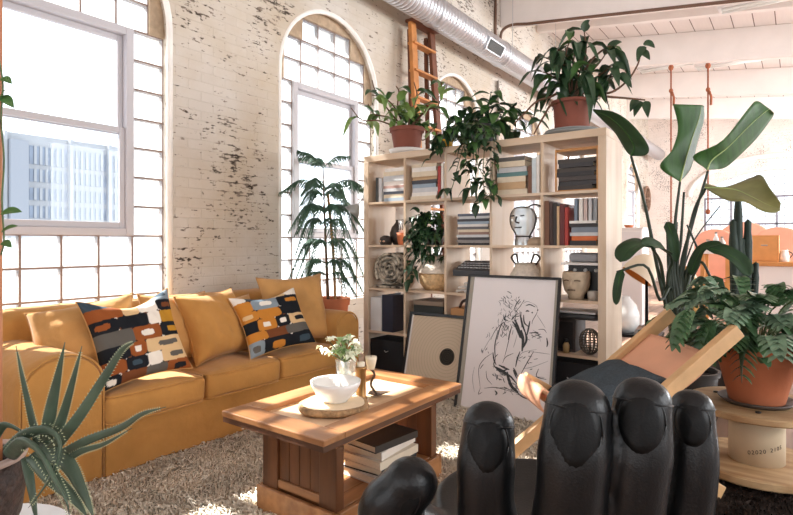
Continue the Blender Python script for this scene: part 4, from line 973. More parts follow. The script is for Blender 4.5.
# ================================================================== PLANTS
LG = mat('leaf_green', (62, 96, 48), 0.45, 0, 0.28, 9, 0, None, 0.45); LD = mat('leaf_dark', (40, 66, 40), 0.4, 0, 0.3, 12, 0, None, 0.5)
LL = mat('leaf_light', (112, 140, 74), 0.45, 0, 0.22, 9, 0, None, 0.45); LB = mat('leaf_blue_green', (52, 76, 62), 0.55, 0, 0.25, 12, 0, None, 0.35)
STM = mat('stem_brown', (96, 66, 46), 0.7, 0, 0.2, 30); STG = mat('stem_green', (76, 96, 56), 0.55, 0, 0.15, 20)
for m_ in (LG, LD, LL, LB):     # thin leaves let some light through
    b_ = m_.node_tree.nodes['Principled BSDF']; b_.inputs['Subsurface Weight'].default_value = 0.0
PRF = lambda t: (sin(pi * min(1.0, t ** 0.7)) ** 0.85) * (1 - 0.15 * t) + 0.02
def rdir(rnd, el0, el1):
    a = rnd.uniform(0, 2 * pi); e = radians(rnd.uniform(el0, el1)); return Vector((cos(a) * cos(e), sin(a) * cos(e), sin(e)))
def leafat(mb, p, d, ln, wd, rnd, droop=0.5, fold=0.25, n=6):
    d = d.normalized(); q1 = p + d * ln * 0.5 + Vector((0, 0, 0.06 * ln)); q2 = p + d * ln * 0.95 - Vector((0, 0, droop * ln * 0.6))
    nn = Vector((rnd.uniform(-.35, .35), rnd.uniform(-.35, .35), 1)); mb.blade([p, q1, q2], wd, nn, fold, n, PRF)

# ---- trailing vine on the post
rnd = random.Random(11)
v = MB(); pts = [PD(-2, 55, 1.24), PD(3, 85, 1.25), PD(1, 120, 1.25), PD(4, 160, 1.25), PD(2, 200, 1.25), PD(4, 240, 1.25), PD(1, 255, 1.25)]
v.tube(spline(pts, 30), 0.002, 6); tv = v.build('trailing_vine', STG, None, True, label='thin green vine with a few heart leaves trailing down the left edge post', cat='plant')
for (px, py, qx, qy, w) in ((1, 78, 12, 84, 0.022), (1, 96, 14, 108, 0.026), (0, 100, 7, 88, 0.02), (1, 213, 22, 212, 0.028), (1, 232, 18, 226, 0.02), (2, 242, 12, 248, 0.02), (1, 120, -9, 130, 0.02)):
    lf = MB(); a, b_ = PD(px, py, 1.245), PD(qx, qy, 1.235); lf.blade([a, a.lerp(b_, .5) + Vector((0, 0, .003)), b_], w, (0.3, -0.6, 0.7), 0.2, 8, PRF); lf.build('leaf', LG, tv, True)

# ---- leggy plant, left on the bookcase
rnd = random.Random(5); TOP = KH
def shelf_plant(name, px, y, label, cat='potted plant', h0=0.0):
    p = PY(px, 200, y); return empty(name, (p.x, y, TOP + h0), label, cat)
c1 = shelf_plant('potted_plant', 407, 3.66, 'leggy light green plant in a terracotta pot, leftmost on top of the bookcase')
c1.location.z += 0.03; pot(c1, c1.location, 0.105, 0.142, 0.185, TERRA2, 0.03, (0.15, 0.028), mat('white_saucer', (218, 214, 210), 0.4))
st = MB(); lf = MB(); l2 = MB(); pc = Vector(c1.location) + Vector((0, 0, 0.16)); D1 = (pc - EYE).dot(F)
def stem_px(mb, pts, r, d, start=None, spread=0.0):
    P = [PD(a, b_, d + spread * i) for i, (a, b_) in enumerate(pts)]
    if start is not None: P = [start] + P
    Q = spline(P, 6 * (len(P) - 1)); mb.tube(Q, [r * (1 - 0.5 * i / len(Q)) for i in range(len(Q))], 6); return Q
for pts in ([(390, 112), (376, 92), (372, 80)], [(380, 121), (362, 120), (351, 108)], [(395, 108), (384, 98), (372, 95)], [(412, 110), (417, 96), (414, 82)], [(424, 112), (438, 106), (442, 90), (441, 82)],
            [(398, 108), (399, 92), (396, 86)], [(418, 118), (416, 134), (424, 140), (433, 128)], [(390, 118), (374, 114), (368, 104)], [(425, 112), (434, 108), (440, 112)]):
    Q = stem_px(st, pts, 0.008, D1, pc)
    for k in range(4 if len(pts) < 4 else 6):
        q = Q[int(len(Q) * (0.45 + 0.54 * k / 5))]; leafat(rnd.choice((lf, l2)), q, rdir(rnd, -40, 40), rnd.uniform(.12, .19), rnd.uniform(.06, .08), rnd, rnd.uniform(.2, .9))
for k in range(44):
    q = pc + Vector((rnd.uniform(-.12, .12), rnd.uniform(-.12, .12), rnd.uniform(0.0, .16))); leafat(rnd.choice((lf, l2, l2)), q, rdir(rnd, 0, 70), rnd.uniform(.10, .18), rnd.uniform(.05, .07), rnd, rnd.uniform(.1, .8))
st.build('stem', STM, c1, True); lf.build('foliage', LG, c1, True); l2.build('paler_foliage', LL, c1, True)

# ---- trailing pothos in the middle of the bookcase top
rnd = random.Random(9)
c2 = shelf_plant('trailing_pothos', 484, 3.68, 'dense dark pothos trailing from the middle of the bookcase top down over its cells')
pot(c2, c2.location, 0.08, 0.115, 0.15, mat('dark_glazed_pot', (44, 40, 40), 0.3), 0.02)
lf = MB(); l2 = MB(); st = MB(); pc = Vector(c2.location) + Vector((0, 0, 0.14)); D2 = (pc - EYE).dot(F)
for k in range(120):
    q = pc + Vector((rnd.uniform(-.24, .22), rnd.uniform(-.14, .12), rnd.uniform(-.06, .13))); leafat(lf if rnd.random() < .8 else l2, q, rdir(rnd, -50, 45), rnd.uniform(.08, .13), rnd.uniform(.055, .085), rnd, rnd.uniform(.2, 1))
for pts in ([(486, 112), (490, 98), (491, 93)], [(491, 112), (497, 104), (506, 112)], [(489, 105), (480, 100), (472, 102)], [(520, 130), (531, 122), (536, 112)]):
    Q = stem_px(st, pts, 0.006, D2 - .05, pc); 
    leafat(l2, Q[-1], Vector((.6, -.3, -.2)), .15, .07, rnd, .6); leafat(l2, Q[-3], Vector((-.8, -.2, .1)), .16, .07, rnd, .3); leafat(lf, Q[-6], Vector((.9, .2, -.3)), .14, .06, rnd, .5)
YF0 = KY0 - 0.035
for pts in ([(478, 128), (474, 150), (472, 175), (470, 190)], [(485, 130), (484, 155), (483, 180), (486, 196)], [(470, 128), (464, 145), (458, 165), (452, 188), (447, 190)], [(492, 130), (494, 152), (492, 172), (496, 196)],
            [(476, 130), (478, 165), (492, 190), (476, 205)], [(462, 125), (446, 132), (436, 142), (430, 160)], [(465, 128), (466, 160), (478, 185)], [(455, 125), (440, 138), (438, 152)]):
    P = [pc + Vector((0, -.1, .02))] + [PY(pts[0][0], pts[0][1], YF0 - .02)] + [PY(a, b_, YF0 + rnd.uniform(-.02, .01)) for a, b_ in pts[1:]]
    Q = spline(P, 26); st.tube(Q, 0.003, 5)
    for q in Q[5:]:
        if rnd.random() < .85: leafat(lf if rnd.random() < .75 else l2, q, Vector((rnd.uniform(-1, 1), -abs(rnd.gauss(.3, .3)), rnd.uniform(-.9, .2))), rnd.uniform(.06, .10), rnd.uniform(.045, .07), rnd, rnd.uniform(.3, 1))
P = [PY(476, 205, YF0), PY(476, 209, YF0 - .01), PY(476, 216, YF0)]
lf.blade(P, 0.06, (0.2, -1, 0.1), .15, 8, PRF)
lf.build('foliage', LD, c2, True); l2.build('paler_foliage', LG, c2, True); st.build('stem', STG, c2, True)

# ---- bushy plant on the right of the bookcase top
rnd = random.Random(21)
c3 = shelf_plant('potted_plant', 572, 3.69, 'large bushy dark green plant in a terracotta pot, rightmost on top of the bookcase', h0=0.035)
pot(c3, c3.location, 0.112, 0.135, 0.20, TERRA2, 0.02)
PL = mat('grey_enamel', (150, 152, 150), 0.4, 0.1)
for i, (r_, z_, lab) in enumerate(((0.195, 0.0, 'lower grey plate under the rightmost terracotta pot on the bookcase'), (0.18, 0.0175, 'upper grey plate directly under the rightmost terracotta pot on the bookcase'))):
    m_ = MB().lathe((c3.location.x, c3.location.y, TOP + z_), [(0, 0), (r_ * .6, 0), (r_, 0.012), (r_, 0.016), (r_ * .6, 0.016), (0, 0.016)], 32)
    m_.build('plate', PL, None, True, label=lab, cat='plate')
lf = MB(); l2 = MB(); st = MB(); pc = Vector(c3.location) + Vector((0, 0, 0.18)); D3 = (pc - EYE).dot(F)
for pts in ([(560, 80), (552, 62), (546, 58)], [(568, 78), (566, 55), (570, 40)], [(578, 78), (586, 52), (584, 30)], [(585, 80), (600, 62), (608, 50)], [(582, 85), (600, 75), (616, 62)], [(563, 85), (550, 75), (543, 72)],
            [(572, 75), (575, 50), (575, 45)], [(590, 88), (606, 80), (618, 74)], [(565, 70), (560, 52), (556, 48)]):
    Q = stem_px(st, pts, 0.007, D3 - .04, pc)
    for k in range(8):
        q = Q[int(len(Q) * (0.3 + 0.69 * k / 7))]; leafat(lf if rnd.random() < .8 else l2, q, rdir(rnd, -60, 20), rnd.uniform(.13, .20), rnd.uniform(.055, .08), rnd, rnd.uniform(.5, 1.2), .3)
for k in range(30):
    q = pc + Vector((rnd.uniform(-.16, .16), rnd.uniform(-.16, .12), rnd.uniform(-.02, .22))); leafat(lf if rnd.random() < .82 else l2, q, rdir(rnd, -70, 30), rnd.uniform(.12, .19), rnd.uniform(.055, .08), rnd, rnd.uniform(.5, 1.2), .3)
for pts, lv in (([(592, 95), (612, 92), (628, 80), (637, 66), (640, 57)], ((643, 44, 655, 48), (640, 52, 650, 60), (644, 46, 637, 62))), ([(594, 96), (612, 97), (635, 99), (645, 100)], ((641, 101, 634, 117), (645, 101, 648, 118), (638, 100, 630, 112))),
                ([(585, 70), (600, 52), (620, 41)], ()), ([(560, 94), (550, 97), (536, 102), (524, 114), (514, 124)], ()), ([(553, 104), (544, 116), (534, 134)], ((540, 120, 528, 126),))):
    Q = stem_px(st, pts, 0.010, D3 - .05, pc)
    for a in lv:
        p, q = PD(a[0], a[1], D3 - .05), PD(a[2], a[3], D3 - .09); lf.blade([p, p.lerp(q, .5) + Vector((0, 0, .015)), q], .06, (0.2, -0.8, 0.5), .25, 8, PRF)
for a in ((618, 74, 632, 88), (612, 66, 626, 70), (543, 74, 534, 88), (584, 32, 590, 20), (608, 50, 622, 42)):
    p, q = PD(a[0], a[1], D3 - .05), PD(a[2], a[3], D3 - .09); lf.blade([p, p.lerp(q, .5) + Vector((0, 0, .015)), q], .07, (0.2, -0.8, 0.5), .25, 8, PRF)
lf.build('foliage', LD, c3, True); l2.build('paler_foliage', LG, c3, True); st.build('stem', STM, c3, True)

# ---- norfolk pine in the window bay behind the sofa
rnd = random.Random(4); np_ = PX(331, 300, -3.30)
PZ0 = 0.33
nt_ = empty('norfolk_pine', (np_.x, np_.y, PZ0), 'tall thin pine tree with drooping tiers in a terracotta pot before the arched window', 'potted tree')
pot(nt_, nt_.location, 0.125, 0.165, 0.32, TERRA, 0.06, (0.17, 0.012), None, 0.035)
stl = empty('plant_stool', (np_.x, np_.y, 0), 'low wooden stool under the pine tree pot behind the sofa', 'stool')
MB().lathe((np_.x, np_.y, PZ0 - 0.045), [(0, 0), (0.17, 0), (0.17, 0.032), (0, 0.032)], 24).build('seat', PINE, stl)
for a in (0.8, 2.4, 3.9, 5.5): MB().bar((np_.x + .12 * cos(a), np_.y + .12 * sin(a), PZ0 - 0.045), (np_.x + .14 * cos(a), np_.y + .14 * sin(a), 0), .03, .03).build('leg', PINE, stl)
base = Vector((np_.x, np_.y, PZ0 + 0.27)); dpt = (base - EYE).dot(F)
tr = MB(); trunk = spline([base + Vector((-.03, 0, 0)), PD(326, 250, dpt), PD(324, 200, dpt), PD(323, 168, dpt)], 20); tr.tube(trunk, [.014 - .009 * i / 20 for i in range(21)], 8); tr.build('trunk', mat('pine_bark', (108, 78, 54), .85, 0, .2, 40, .4), nt_, True)
tr2 = MB(); tr2.tube(spline([base + Vector((.035, .02, 0)), PD(333, 250, dpt), PD(329, 205, dpt), PD(327, 192, dpt)], 12), .013, 8); tr2.build('trunk', mat('support_cane', (178, 134, 86), .7), nt_, True)
fo = MB()
def frond(p0, dirv, ln, rise, drop, nb=26, w=.33):
    d = Vector(dirv).normalized(); P = spline([p0, p0 + d * ln * .5 + Vector((0, 0, rise)), p0 + d * ln - Vector((0, 0, drop))], nb)
    fo.tube(P, [.0045 * (1 - .6 * i / nb) for i in range(nb + 1)], 5)
    for i in range(4, nb + 1):
        t = i / nb; dd = (P[i] - P[i - 1]).normalized(); sd = dd.cross(Vector((0, 0, 1))).normalized(); L_ = ln * w * sin(pi * min(1, .10 + t * .86)) + .02
        for sg in (-1, 1):
            e = P[i] + (sd * sg * .62 + dd * .5 + Vector((0, 0, -.75 + rnd.uniform(-.15, .15)))).normalized() * L_ * rnd.uniform(.7, 1.15)
            mid = P[i].lerp(e, .5) + Vector((0, 0, .016)); fo.tube([P[i], mid, e], [.0040, .0048, .0014], 4)
for zi, az, ln, ri, dr in ((20, (8, 172, 100, 250), .25, .10, -.10), (15, (10, 165, 205, 330, 85, 270), .40, .09, .03), (14.2, (40, 140, 235, 300), .30, .04, .10), (11.5, (5, 175, 215, 325, 120, 250, 290), .36, .06, .20), (10, (30, 160, 250, 285), .34, .03, .30), (7.5, (190, 345, 225, 310, 260), .36, .02, .34), (5, (180, 215, 330, 290), .32, .02, .28), (3.5, (200, 340, 160), .28, .02, .2)):
    for a in az:
        a = radians(a + rnd.uniform(-10, 10)); q = R * cos(a) + F * sin(a) * .7
        p0 = trunk[int(zi)].lerp(trunk[min(20, int(zi) + 1)], zi % 1); x_ = q.copy(); L_ = ln * rnd.uniform(.9, 1.12)
        if q.x < 0: L_ = min(L_, .20 / max(.2, -q.normalized().x))
        frond(p0, q, L_, ri, dr * rnd.uniform(.85, 1.15))
fo.build('foliage', mat('pine_green', (58, 92, 70), .6, 0, .25, 14), nt_, True)

# ---- bird of paradise behind the sling chair
bp_ = empty('bird_of_paradise', (-0.56, 3.84, 0), 'tall bird of paradise with big paddle leaves standing behind the sling chair', 'potted plant')
pot(bp_, bp_.location, 0.14, 0.18, 0.34, mat('dark_planter', (52, 48, 46), .5), .03)
BD = (Vector(bp_.location) - EYE).dot(F); BPL = mat('paddle_leaf', (50, 84, 36), .55, 0, .22, 5, .1, 60, .25, (14, 1, 1)); BPU = mat('paddle_leaf_dark', (38, 62, 36), .5, 0, .2, 6, .1, 60, .3); BPS = mat('paddle_leaf_tan', (118, 116, 70), .45, 0, .25, 5, .1, 40)
MIDR = mat('leaf_midrib', (150, 166, 104), .5)
def paddle(stalk, spine, width, normal, fold, m, r=.011, prof=None, wave=.0):
    b0 = Vector(bp_.location) + Vector((random.uniform(-.06, .06), random.uniform(-.05, .05), .30))
    S_ = [b0] + [PD(a, b_, BD + dd) for a, b_, dd in stalk]; Q = spline(S_, 18)
    sk = MB(); sk.tube(Q, [r * 1.25 * (1 - .45 * i / 18) for i in range(19)], 8); sk_ = sk.build('leaf_stalk', mat('stalk_green', (38, 50, 34), .5, 0, .2, 12), bp_, True)
    if spine:
        P = [PD(a, b_, BD + dd) for a, b_, dd in spine]
        pr = prof or (lambda t: min(1, (t * 5 + .25)) * (1 - max(0, (t - .62) / .38) ** 2.2) ** .5 if t < 1 else .02)
        lb = MB(); lb.blade(P, width, normal, fold, 20, pr, wave); lb.build('leaf_blade', m, sk_, True, solid=.0016)
        mr = MB(); Q2 = spline(P, 16); mr.tube(Q2, [.004 * (1 - .8 * i / 16) for i in range(17)], 6); mr.build('midrib', BPL, sk_, True)
    return sk_
def sheet(stalk, left, mid, right, m, r=.011):
    """big leaf drawn by its two edges and its midrib"""
    sk_ = paddle(stalk, None, 0, None, 0, None, r); n = 22
    E = [spline([PD(a_, b_, BD + dd) for a_, b_, dd in e], n) for e in (left, mid, right)]; lb = MB(); vs = []
    for i in range(n + 1):
        for j in range(5): vs.append(E[0][i].lerp(E[1][i], j / 4))
        for j in range(1, 5): vs.append(E[1][i].lerp(E[2][i], j / 4))
    lb.add(vs, [(i * 9 + j, i * 9 + j + 1, i * 9 + j + 10, i * 9 + j + 9) for i in range(n) for j in range(8)]); lb.build('leaf_blade', m, sk_, True, solid=.0016)
    MB().tube(E[1], [.006 * (1 - .8 * i / n) for i in range(n + 1)], 6).build('midrib', MIDR if m is not BPU else BPL, sk_, True)
sheet([(660, 280, 0), (645, 205, -.05), (631, 156, -.1)], [(631, 156, -.1), (626, 151, -.04), (615, 133, -.04), (604, 122, -.08), (593, 111, -.16)], [(631, 156, -.1), (634, 146, -.1), (624, 130, -.12), (609, 117, -.14), (593, 110, -.16)], [(631, 156, -.1), (646, 155, -.16), (648, 145, -.18), (632, 124, -.18), (614, 112, -.18), (593, 109, -.17)], BPU)
sheet([(672, 280, 0), (675, 225, -.02), (680, 182, 0)], [(680, 182, 0), (660, 167, -.10), (672, 150, -.08), (678, 128, -.06), (673, 104, -.12)], [(680, 182, 0), (686, 158, .0), (693, 135, .0), (699, 118, .0), (702, 105, -.02)], [(680, 182, 0), (691, 168, .10), (698, 140, .10), (704, 120, .06), (704, 106, .0)], BPL)
sheet([(680, 280, 0), (692, 225, 0), (708, 171, -.05)], [(707, 170, -.05), (693, 156, -.10), (722, 141, -.14), (748, 109, -.16), (757, 101, -.12), (768, 108, -.08)], [(707, 170, -.05), (712, 160, -.05), (728, 147, -.06), (750, 125, -.08), (765, 112, -.08), (770, 109, -.08)], [(707, 170, -.05), (724, 168, .04), (738, 157, .05), (757, 138, .04), (772, 118, -.0), (774, 113, -.05)], BPL)
sheet([(682, 280, 0), (693, 215, 0), (706, 188, -.05)], [(705, 188, -.05), (704, 183, .0), (724, 187, -.02), (750, 178, .0), (761, 175, -.02), (770, 188, -.16), (781, 203, -.28)], [(705, 188, -.05), (718, 188, -.07), (736, 190, -.10), (752, 197, -.16), (766, 204, -.22), (780, 209, -.28)], [(705, 188, -.05), (716, 195, -.16), (729, 201, -.20), (745, 202, -.24), (762, 211, -.30), (774, 213, -.32), (781, 210, -.30)], BPS)
paddle([(664, 285, 0), (660, 262, -.1), (652, 248, -.2)], [(652, 247, -.2), (640, 244, -.24), (628, 250, -.28), (620, 262, -.30)], .13, (0, -.6, .8), .2, BPU)
paddle([(668, 285, 0), (672, 262, -.05), (668, 252, -.1)], [(668, 253, -.1), (655, 246, -.2), (642, 246, -.25)], .11, (.1, -.8, .6), .4, BPU)
paddle([(685, 285, 0), (694, 258, -.05), (706, 248, -.08)], [(706, 248, -.08), (724, 252, -.12), (740, 262, -.16), (750, 276, -.2)], .10, (.1, -.7, .7), .3, BPU)
paddle([(670, 285, 0), (668, 245, 0), (667, 222, 0)], [(667, 222, 0), (673, 238, -.05), (676, 262, -.05)], .06, (.1, -.9, .3), .5, BPU)
paddle([(682, 290, 0), (690, 250, 0), (701, 230, -.02), (720, 206, -.05)], None, 0, None, 0, None, .005)
paddle([(690, 290, 0), (700, 260, -.02), (692, 236, -.04), (687, 225, -.05)], None, 0, None, 0, None, .008)
paddle([(678, 280, 0), (681, 240, 0), (684, 192, 0)], None, 0, None, 0, None, .010)
paddle([(676, 290, 0), (674, 260, .02), (676, 222, .02)], None, 0, None, 0, None, .016)
paddle([(672, 290, 0), (660, 300, -.1), (646, 266, -.15), (617, 272, -.2)], [(622, 270, -.2), (618, 285, -.22), (616, 305, -.22)], .05, (.1, -.9, .2), .4, BPU, .010)
paddle([(684, 285, 0), (700, 262, -.05), (712, 280, -.1)], [(712, 276, -.1), (716, 292, -.14), (720, 308, -.16)], .10, (.2, -.8, .3), .4, BPU)
paddle([(688, 290, 0), (690, 275, -.04), (684, 300, -.1)], [(690, 275, -.04), (702, 250, -.1), (722, 243, -.16)], .07, (.1, -.6, .8), .3, BPU)

# ---- columnar cacti
CAC = mat('cactus_green', (34, 52, 42), .6, 0, .25, 16, .3, 60)
cc = PY(738, 285, 4.3); cb = empty('column_cactus', (cc.x, cc.y, 0), 'group of tall dark column cacti in one pot behind the terracotta potted fern', 'cactus')
pot(cb, (cc.x, cc.y, 0), .15, .19, .36, mat('dark_planter', (52, 48, 46), .5), .03); CDp = (Vector((cc.x, cc.y, .6)) - EYE).dot(F)
for a, b_, t_, r_ in ((738, 737, 189, .024), (748, 747, 222, .026), (733, 734, 222, .026), (756, 754, 264, .022), (742, 740, 240, .024)):
    P0 = Vector((cc.x, cc.y, .33)) + R * (b_ - 741) / FOC * CDp * .6; P1 = PD(a, t_, CDp); mm = MB(); n = 14; seg = 16; Q = spline([P0, P0.lerp(P1, .5) + R * .01, P1], n); vs = []
    for i, q in enumerate(Q):
        for k in range(seg): ang = 2 * pi * k / seg; rr = r_ * (1.14 if k % 2 else .84) * (1 if i < n - 1 else .75); vs.append(q + Vector((cos(ang) * rr, sin(ang) * rr, 0)))
    vs.append(Q[-1] + Vector((0, 0, r_ * .8))); fs = [(i * seg + k, i * seg + (k + 1) % seg, (i + 1) * seg + (k + 1) % seg, (i + 1) * seg + k) for i in range(n) for k in range(seg)] + [(n * seg + k, n * seg + (k + 1) % seg, len(vs) - 1) for k in range(seg)]
    mm.add(vs, fs); mm.build('column', CAC, cb, True)

# ---- lobed philodendron in the big terracotta pot on the spool
rnd = random.Random(33)
xp = empty('potted_philodendron', (SP.x + .0, SP.y, ZP + .012), 'bushy philodendron with deeply lobed leaves in a large terracotta pot on the cable spool table', 'potted plant')
pot(xp, xp.location, .118, .178, .265, TERRA, .07, (.165, .012), mat('dark_saucer', (84, 72, 64), .4), .03)
lf = MB(); st = MB(); l2 = MB(); pc = Vector(xp.location) + Vector((0, 0, .24))
def lobed(mb, p, d, ln, wd, droop):
    d = d.normalized(); P = spline([p, p + d * ln * .5 + Vector((0, 0, .02)), p + d * ln - Vector((0, 0, droop * ln))], 8)
    sd0 = d.cross(Vector((0, 0, 1))); sd0 = sd0.normalized() if sd0.length > .05 else Vector((1, 0, 0))
    mb.blade([P[0], P[3], P[5], P[8]], wd * .46, (rnd.uniform(-.2, .2), rnd.uniform(-.2, .2), 1), .2, 8, lambda t: .55 + .45 * sin(pi * t) if t < .98 else .1)
    for i in range(0, 8):
        t = i / 8; w = wd * .5 * sin(pi * (.16 + .74 * t)) ** .7; dd = (P[i + 1] - P[i]).normalized()
        for sg in (-1, 1):
            e = P[i] + (sd0 * sg * .85 + dd * .55).normalized() * w - Vector((0, 0, .25 * w)); mb.blade([P[i], P[i].lerp(e, .55) + Vector((0, 0, .006)), e], ln * .14, (0, 0, 1), .15, 4, lambda t: 1 if t < .6 else 1.0 - (t - .6) * 1.8)
for k in range(70):
    a = rnd.uniform(0, 2 * pi); e = radians(rnd.choice((rnd.uniform(0, 30), rnd.uniform(20, 62)))); d = Vector((cos(a) * cos(e), sin(a) * cos(e), sin(e))); L_ = rnd.uniform(.14, .31)
    q = pc + Vector((cos(a), sin(a), 0)) * .03; m1 = q + d * L_ * .6 + Vector((0, 0, .05)); m2 = q + d * L_ + Vector((0, 0, .03 - .05 * cos(e)))
    st.tube(spline([q, m1, m2], 6), .004, 5); lobed(lf if rnd.random() < .55 else l2, m2, Vector((d.x, d.y, d.z - .35)), rnd.uniform(.17, .25), rnd.uniform(.13, .18), rnd.uniform(.1, .5))
for a in ((745, 335, 743, 362), (725, 300, 760, 345), (768, 318, 790, 338), (712, 320, 700, 345), (690, 310, 678, 332)):
    p, q = PD(a[0], a[1], 2.45), PD(a[2], a[3], 2.42); lobed(lf, p, q - p, (q - p).length + .06, .13, .2)
lf.build('foliage', mat('philodendron_green', (68, 98, 64), .3, 0, .25, 10, 0, None, .5), xp, True); l2.build('paler_foliage', mat('philodendron_highlight', (112, 138, 112), .35, 0, .2, 10), xp, True); st.build('stem', STG, xp, True)  # paler share of the leaves puts the foliage highlights into colour

# ---- aloe in the foreground
ALO = mat('aloe_green', (70, 86, 70), .45, 0, .2, 12, .15, 60, .4); ALT = mat('aloe_teeth', (178, 186, 150), .6)
tpx = PD(-30, 400, 1.20); TBX, TBY = tpx.x, tpx.y
sd_ = empty('side_table', (TBX, TBY, 0), 'small pale side table at the lower left edge under the aloe', 'side table')
MB().lathe((TBX, TBY, .44), [(0, 0), (.19, 0), (.20, .006), (.20, .02), (.195, .024), (0, .024)], 36).build('table_top', mat('pale_table_top', (214, 210, 206), .35), sd_)
for a in (.6, 2.2, 3.7, 5.3): MB().tube([(TBX + .13 * cos(a), TBY + .13 * sin(a), .44), (TBX + .17 * cos(a), TBY + .17 * sin(a), 0)], .013, 8).build('leg', PINE, sd_, True)
al = empty('aloe_plant', (TBX, TBY, .464), 'large aloe with long toothed leaves in a dark woven pot at the lower left', 'potted plant')
AC = Vector(al.location); WICK = mat('dark_wicker', (58, 40, 32), .45, 0, .4, 60, .8, 90)
MB().lathe(AC, [(0, 0), (.07, 0), (.095, .06), (.105, .13), (.10, .19), (.088, .19), (.086, .16), (0, .155)], 36).build('pot', WICK, al, True)
MB().tube([AC + Vector((.098 * cos(2 * pi * k / 30), .098 * sin(2 * pi * k / 30), .19)) for k in range(31)], .009, 8).build('rim', mat('pale_rim', (176, 150, 138), .4), al, True)
MB().lathe(AC, [(0, .16), (.085, .16), (.04, .168), (0, .17)], 20).build('soil', SOIL, al, True)
bs = PD(48, 455, 1.18)
def aloe(pts, w, toothed=True):
    P = [PD(a, b_, dd) for a, b_, dd in pts]; n = 22; Q = spline(P, n); mb = MB()
    up = (EYE - Q[0]).normalized()
    mb.tube(Q, [max(.0008, w * (1 - (i / n) ** 1.6) ** .9) for i in range(n + 1)], 10, .42, up=up); o = mb.build('leaf', ALO, al, True)
    if toothed:
        t = MB()
        for i in range(1, n - 1):
            for f_ in (0, .5):
                q = Q[i].lerp(Q[i + 1], f_); d = (Q[i + 1] - Q[i]).normalized(); sd = d.cross((EYE - q).normalized()).normalized(); ww = w * (1 - ((i + f_) / n) ** 1.6) ** .9
                for sg in (-1, 1):
                    b_ = q + sd * sg * ww * .96; t.add([b_ - d * .0016, b_ + d * .0016, b_ + sd * sg * .0035 + d * .002, b_ + (EYE - q).normalized() * .0012], [(0, 1, 2), (1, 3, 2), (3, 0, 2)])
        t.build('teeth', ALT, o)
    return o
aloe([(40, 452, 1.19), (32, 420, 1.19), (23, 380, 1.18), (16, 346, 1.17)], .008)
aloe([(47, 445, 1.17), (50, 415, 1.16), (57, 380, 1.15), (65, 342, 1.14)], .0145)
aloe([(55, 438, 1.16), (64, 412, 1.16), (73, 380, 1.15), (82, 346, 1.15)], .0105)
aloe([(52, 450, 1.15), (78, 418, 1.14), (104, 378, 1.13), (122, 350, 1.12), (136, 341, 1.11)], .0125)
aloe([(52, 460, 1.14), (86, 441, 1.12), (120, 428, 1.10), (142, 414, 1.08), (166, 407, 1.06)], .010)
aloe([(50, 470, 1.14), (80, 452, 1.12), (104, 444, 1.10), (132, 428, 1.08)], .0075)
aloe([(8, 450, 1.18), (26, 434, 1.14), (48, 430, 1.12), (60, 444, 1.10), (54, 470, 1.09), (38, 496, 1.09), (28, 508, 1.09)], .013)
aloe([(10, 455, 1.18), (24, 442, 1.12), (40, 452, 1.09), (54, 478, 1.07), (66, 500, 1.06), (70, 520, 1.06)], .017)
aloe([(40, 448, 1.16), (66, 462, 1.12), (82, 490, 1.09), (95, 520, 1.07)], .018)
aloe([(34, 455, 1.16), (52, 478, 1.11), (74, 498, 1.09), (88, 518, 1.08)], .017)
aloe([(-8, 440, 1.20), (4, 425, 1.18), (22, 432, 1.16), (36, 446, 1.15)], .012, False)
aloe([(26, 458, 1.17), (30, 480, 1.14), (34, 505, 1.13), (38, 530, 1.13)], .010, False)

# ================================================================== THINGS ON THE BOOKCASE
rnd = random.Random(77)
PAGES = mat('book_pages', (226, 214, 192), .9, 0, .06, 60, .2, 200, .5, (1, 1, 12))
_bc = {}
def cover(rgb):
    k = 'cover_%d_%d_%d' % rgb
    return mat(k, rgb, .55, 0, .05, 20)
def book_flat(x0, x1, y0, dep, z, th, rgb, label, group=None, name='book'):
    """lies flat, spine to the front (-Y)"""
    m = MB(); t = min(.003, th * .2)
    m.box((x0, y0, z), (x1, y0 + dep, z + t)); m.box((x0, y0, z + th - t), (x1, y0 + dep, z + th)); m.box((x0, y0, z + t), (x1, y0 + t, z + th - t))
    o = m.build(name, cover(rgb), None, label=label, cat='book', group=group, origin=((x0 + x1) / 2, y0 + dep / 2, z))
    MB().box((x0 + .003, y0 + t, z + t), (x1 - .003, y0 + dep - .003, z + th - t)).build('pages', PAGES, o)
    return o
def book_up(x, w, y0, dep, z, h, rgb, label, group=None):
    m = MB(); t = min(.003, w * .2)
    m.box((x, y0, z), (x + t, y0 + dep, z + h)); m.box((x + w - t, y0, z), (x + w, y0 + dep, z + h)); m.box((x + t, y0, z), (x + w - t, y0 + t, z + h))
    o = m.build('book', cover(rgb), None, label=label, cat='book', group=group, origin=(x + w / 2, y0 + dep / 2, z))
    MB().box((x + t, y0 + t, z + .003), (x + w - t, y0 + dep - .003, z + h - .003)).build('pages', PAGES, o)
    return o
def stack(items, xa, xb, z, place, group, dep=.21, jit=.012, front=KY0 + .03, name='book'):
    """items from the top: (thickness, colour, colour word); built from the bottom up"""
    n = len(items)
    for i in range(n - 1, -1, -1):
        th, rgb, wd = items[i]; j = rnd.uniform(0, jit); e = rnd.uniform(0, jit) * 1.5
        lab = '%s %s, %s of the %s' % (wd, name.replace('_', ' '), ORD[i + 1] if i < n - 1 else 'bottom one', place)
        book_flat(xa + j, xb - e, front + rnd.uniform(0, .02), dep * rnd.uniform(.9, 1.05), z, th - .0008, rgb, lab, group, name); z += th
    return z
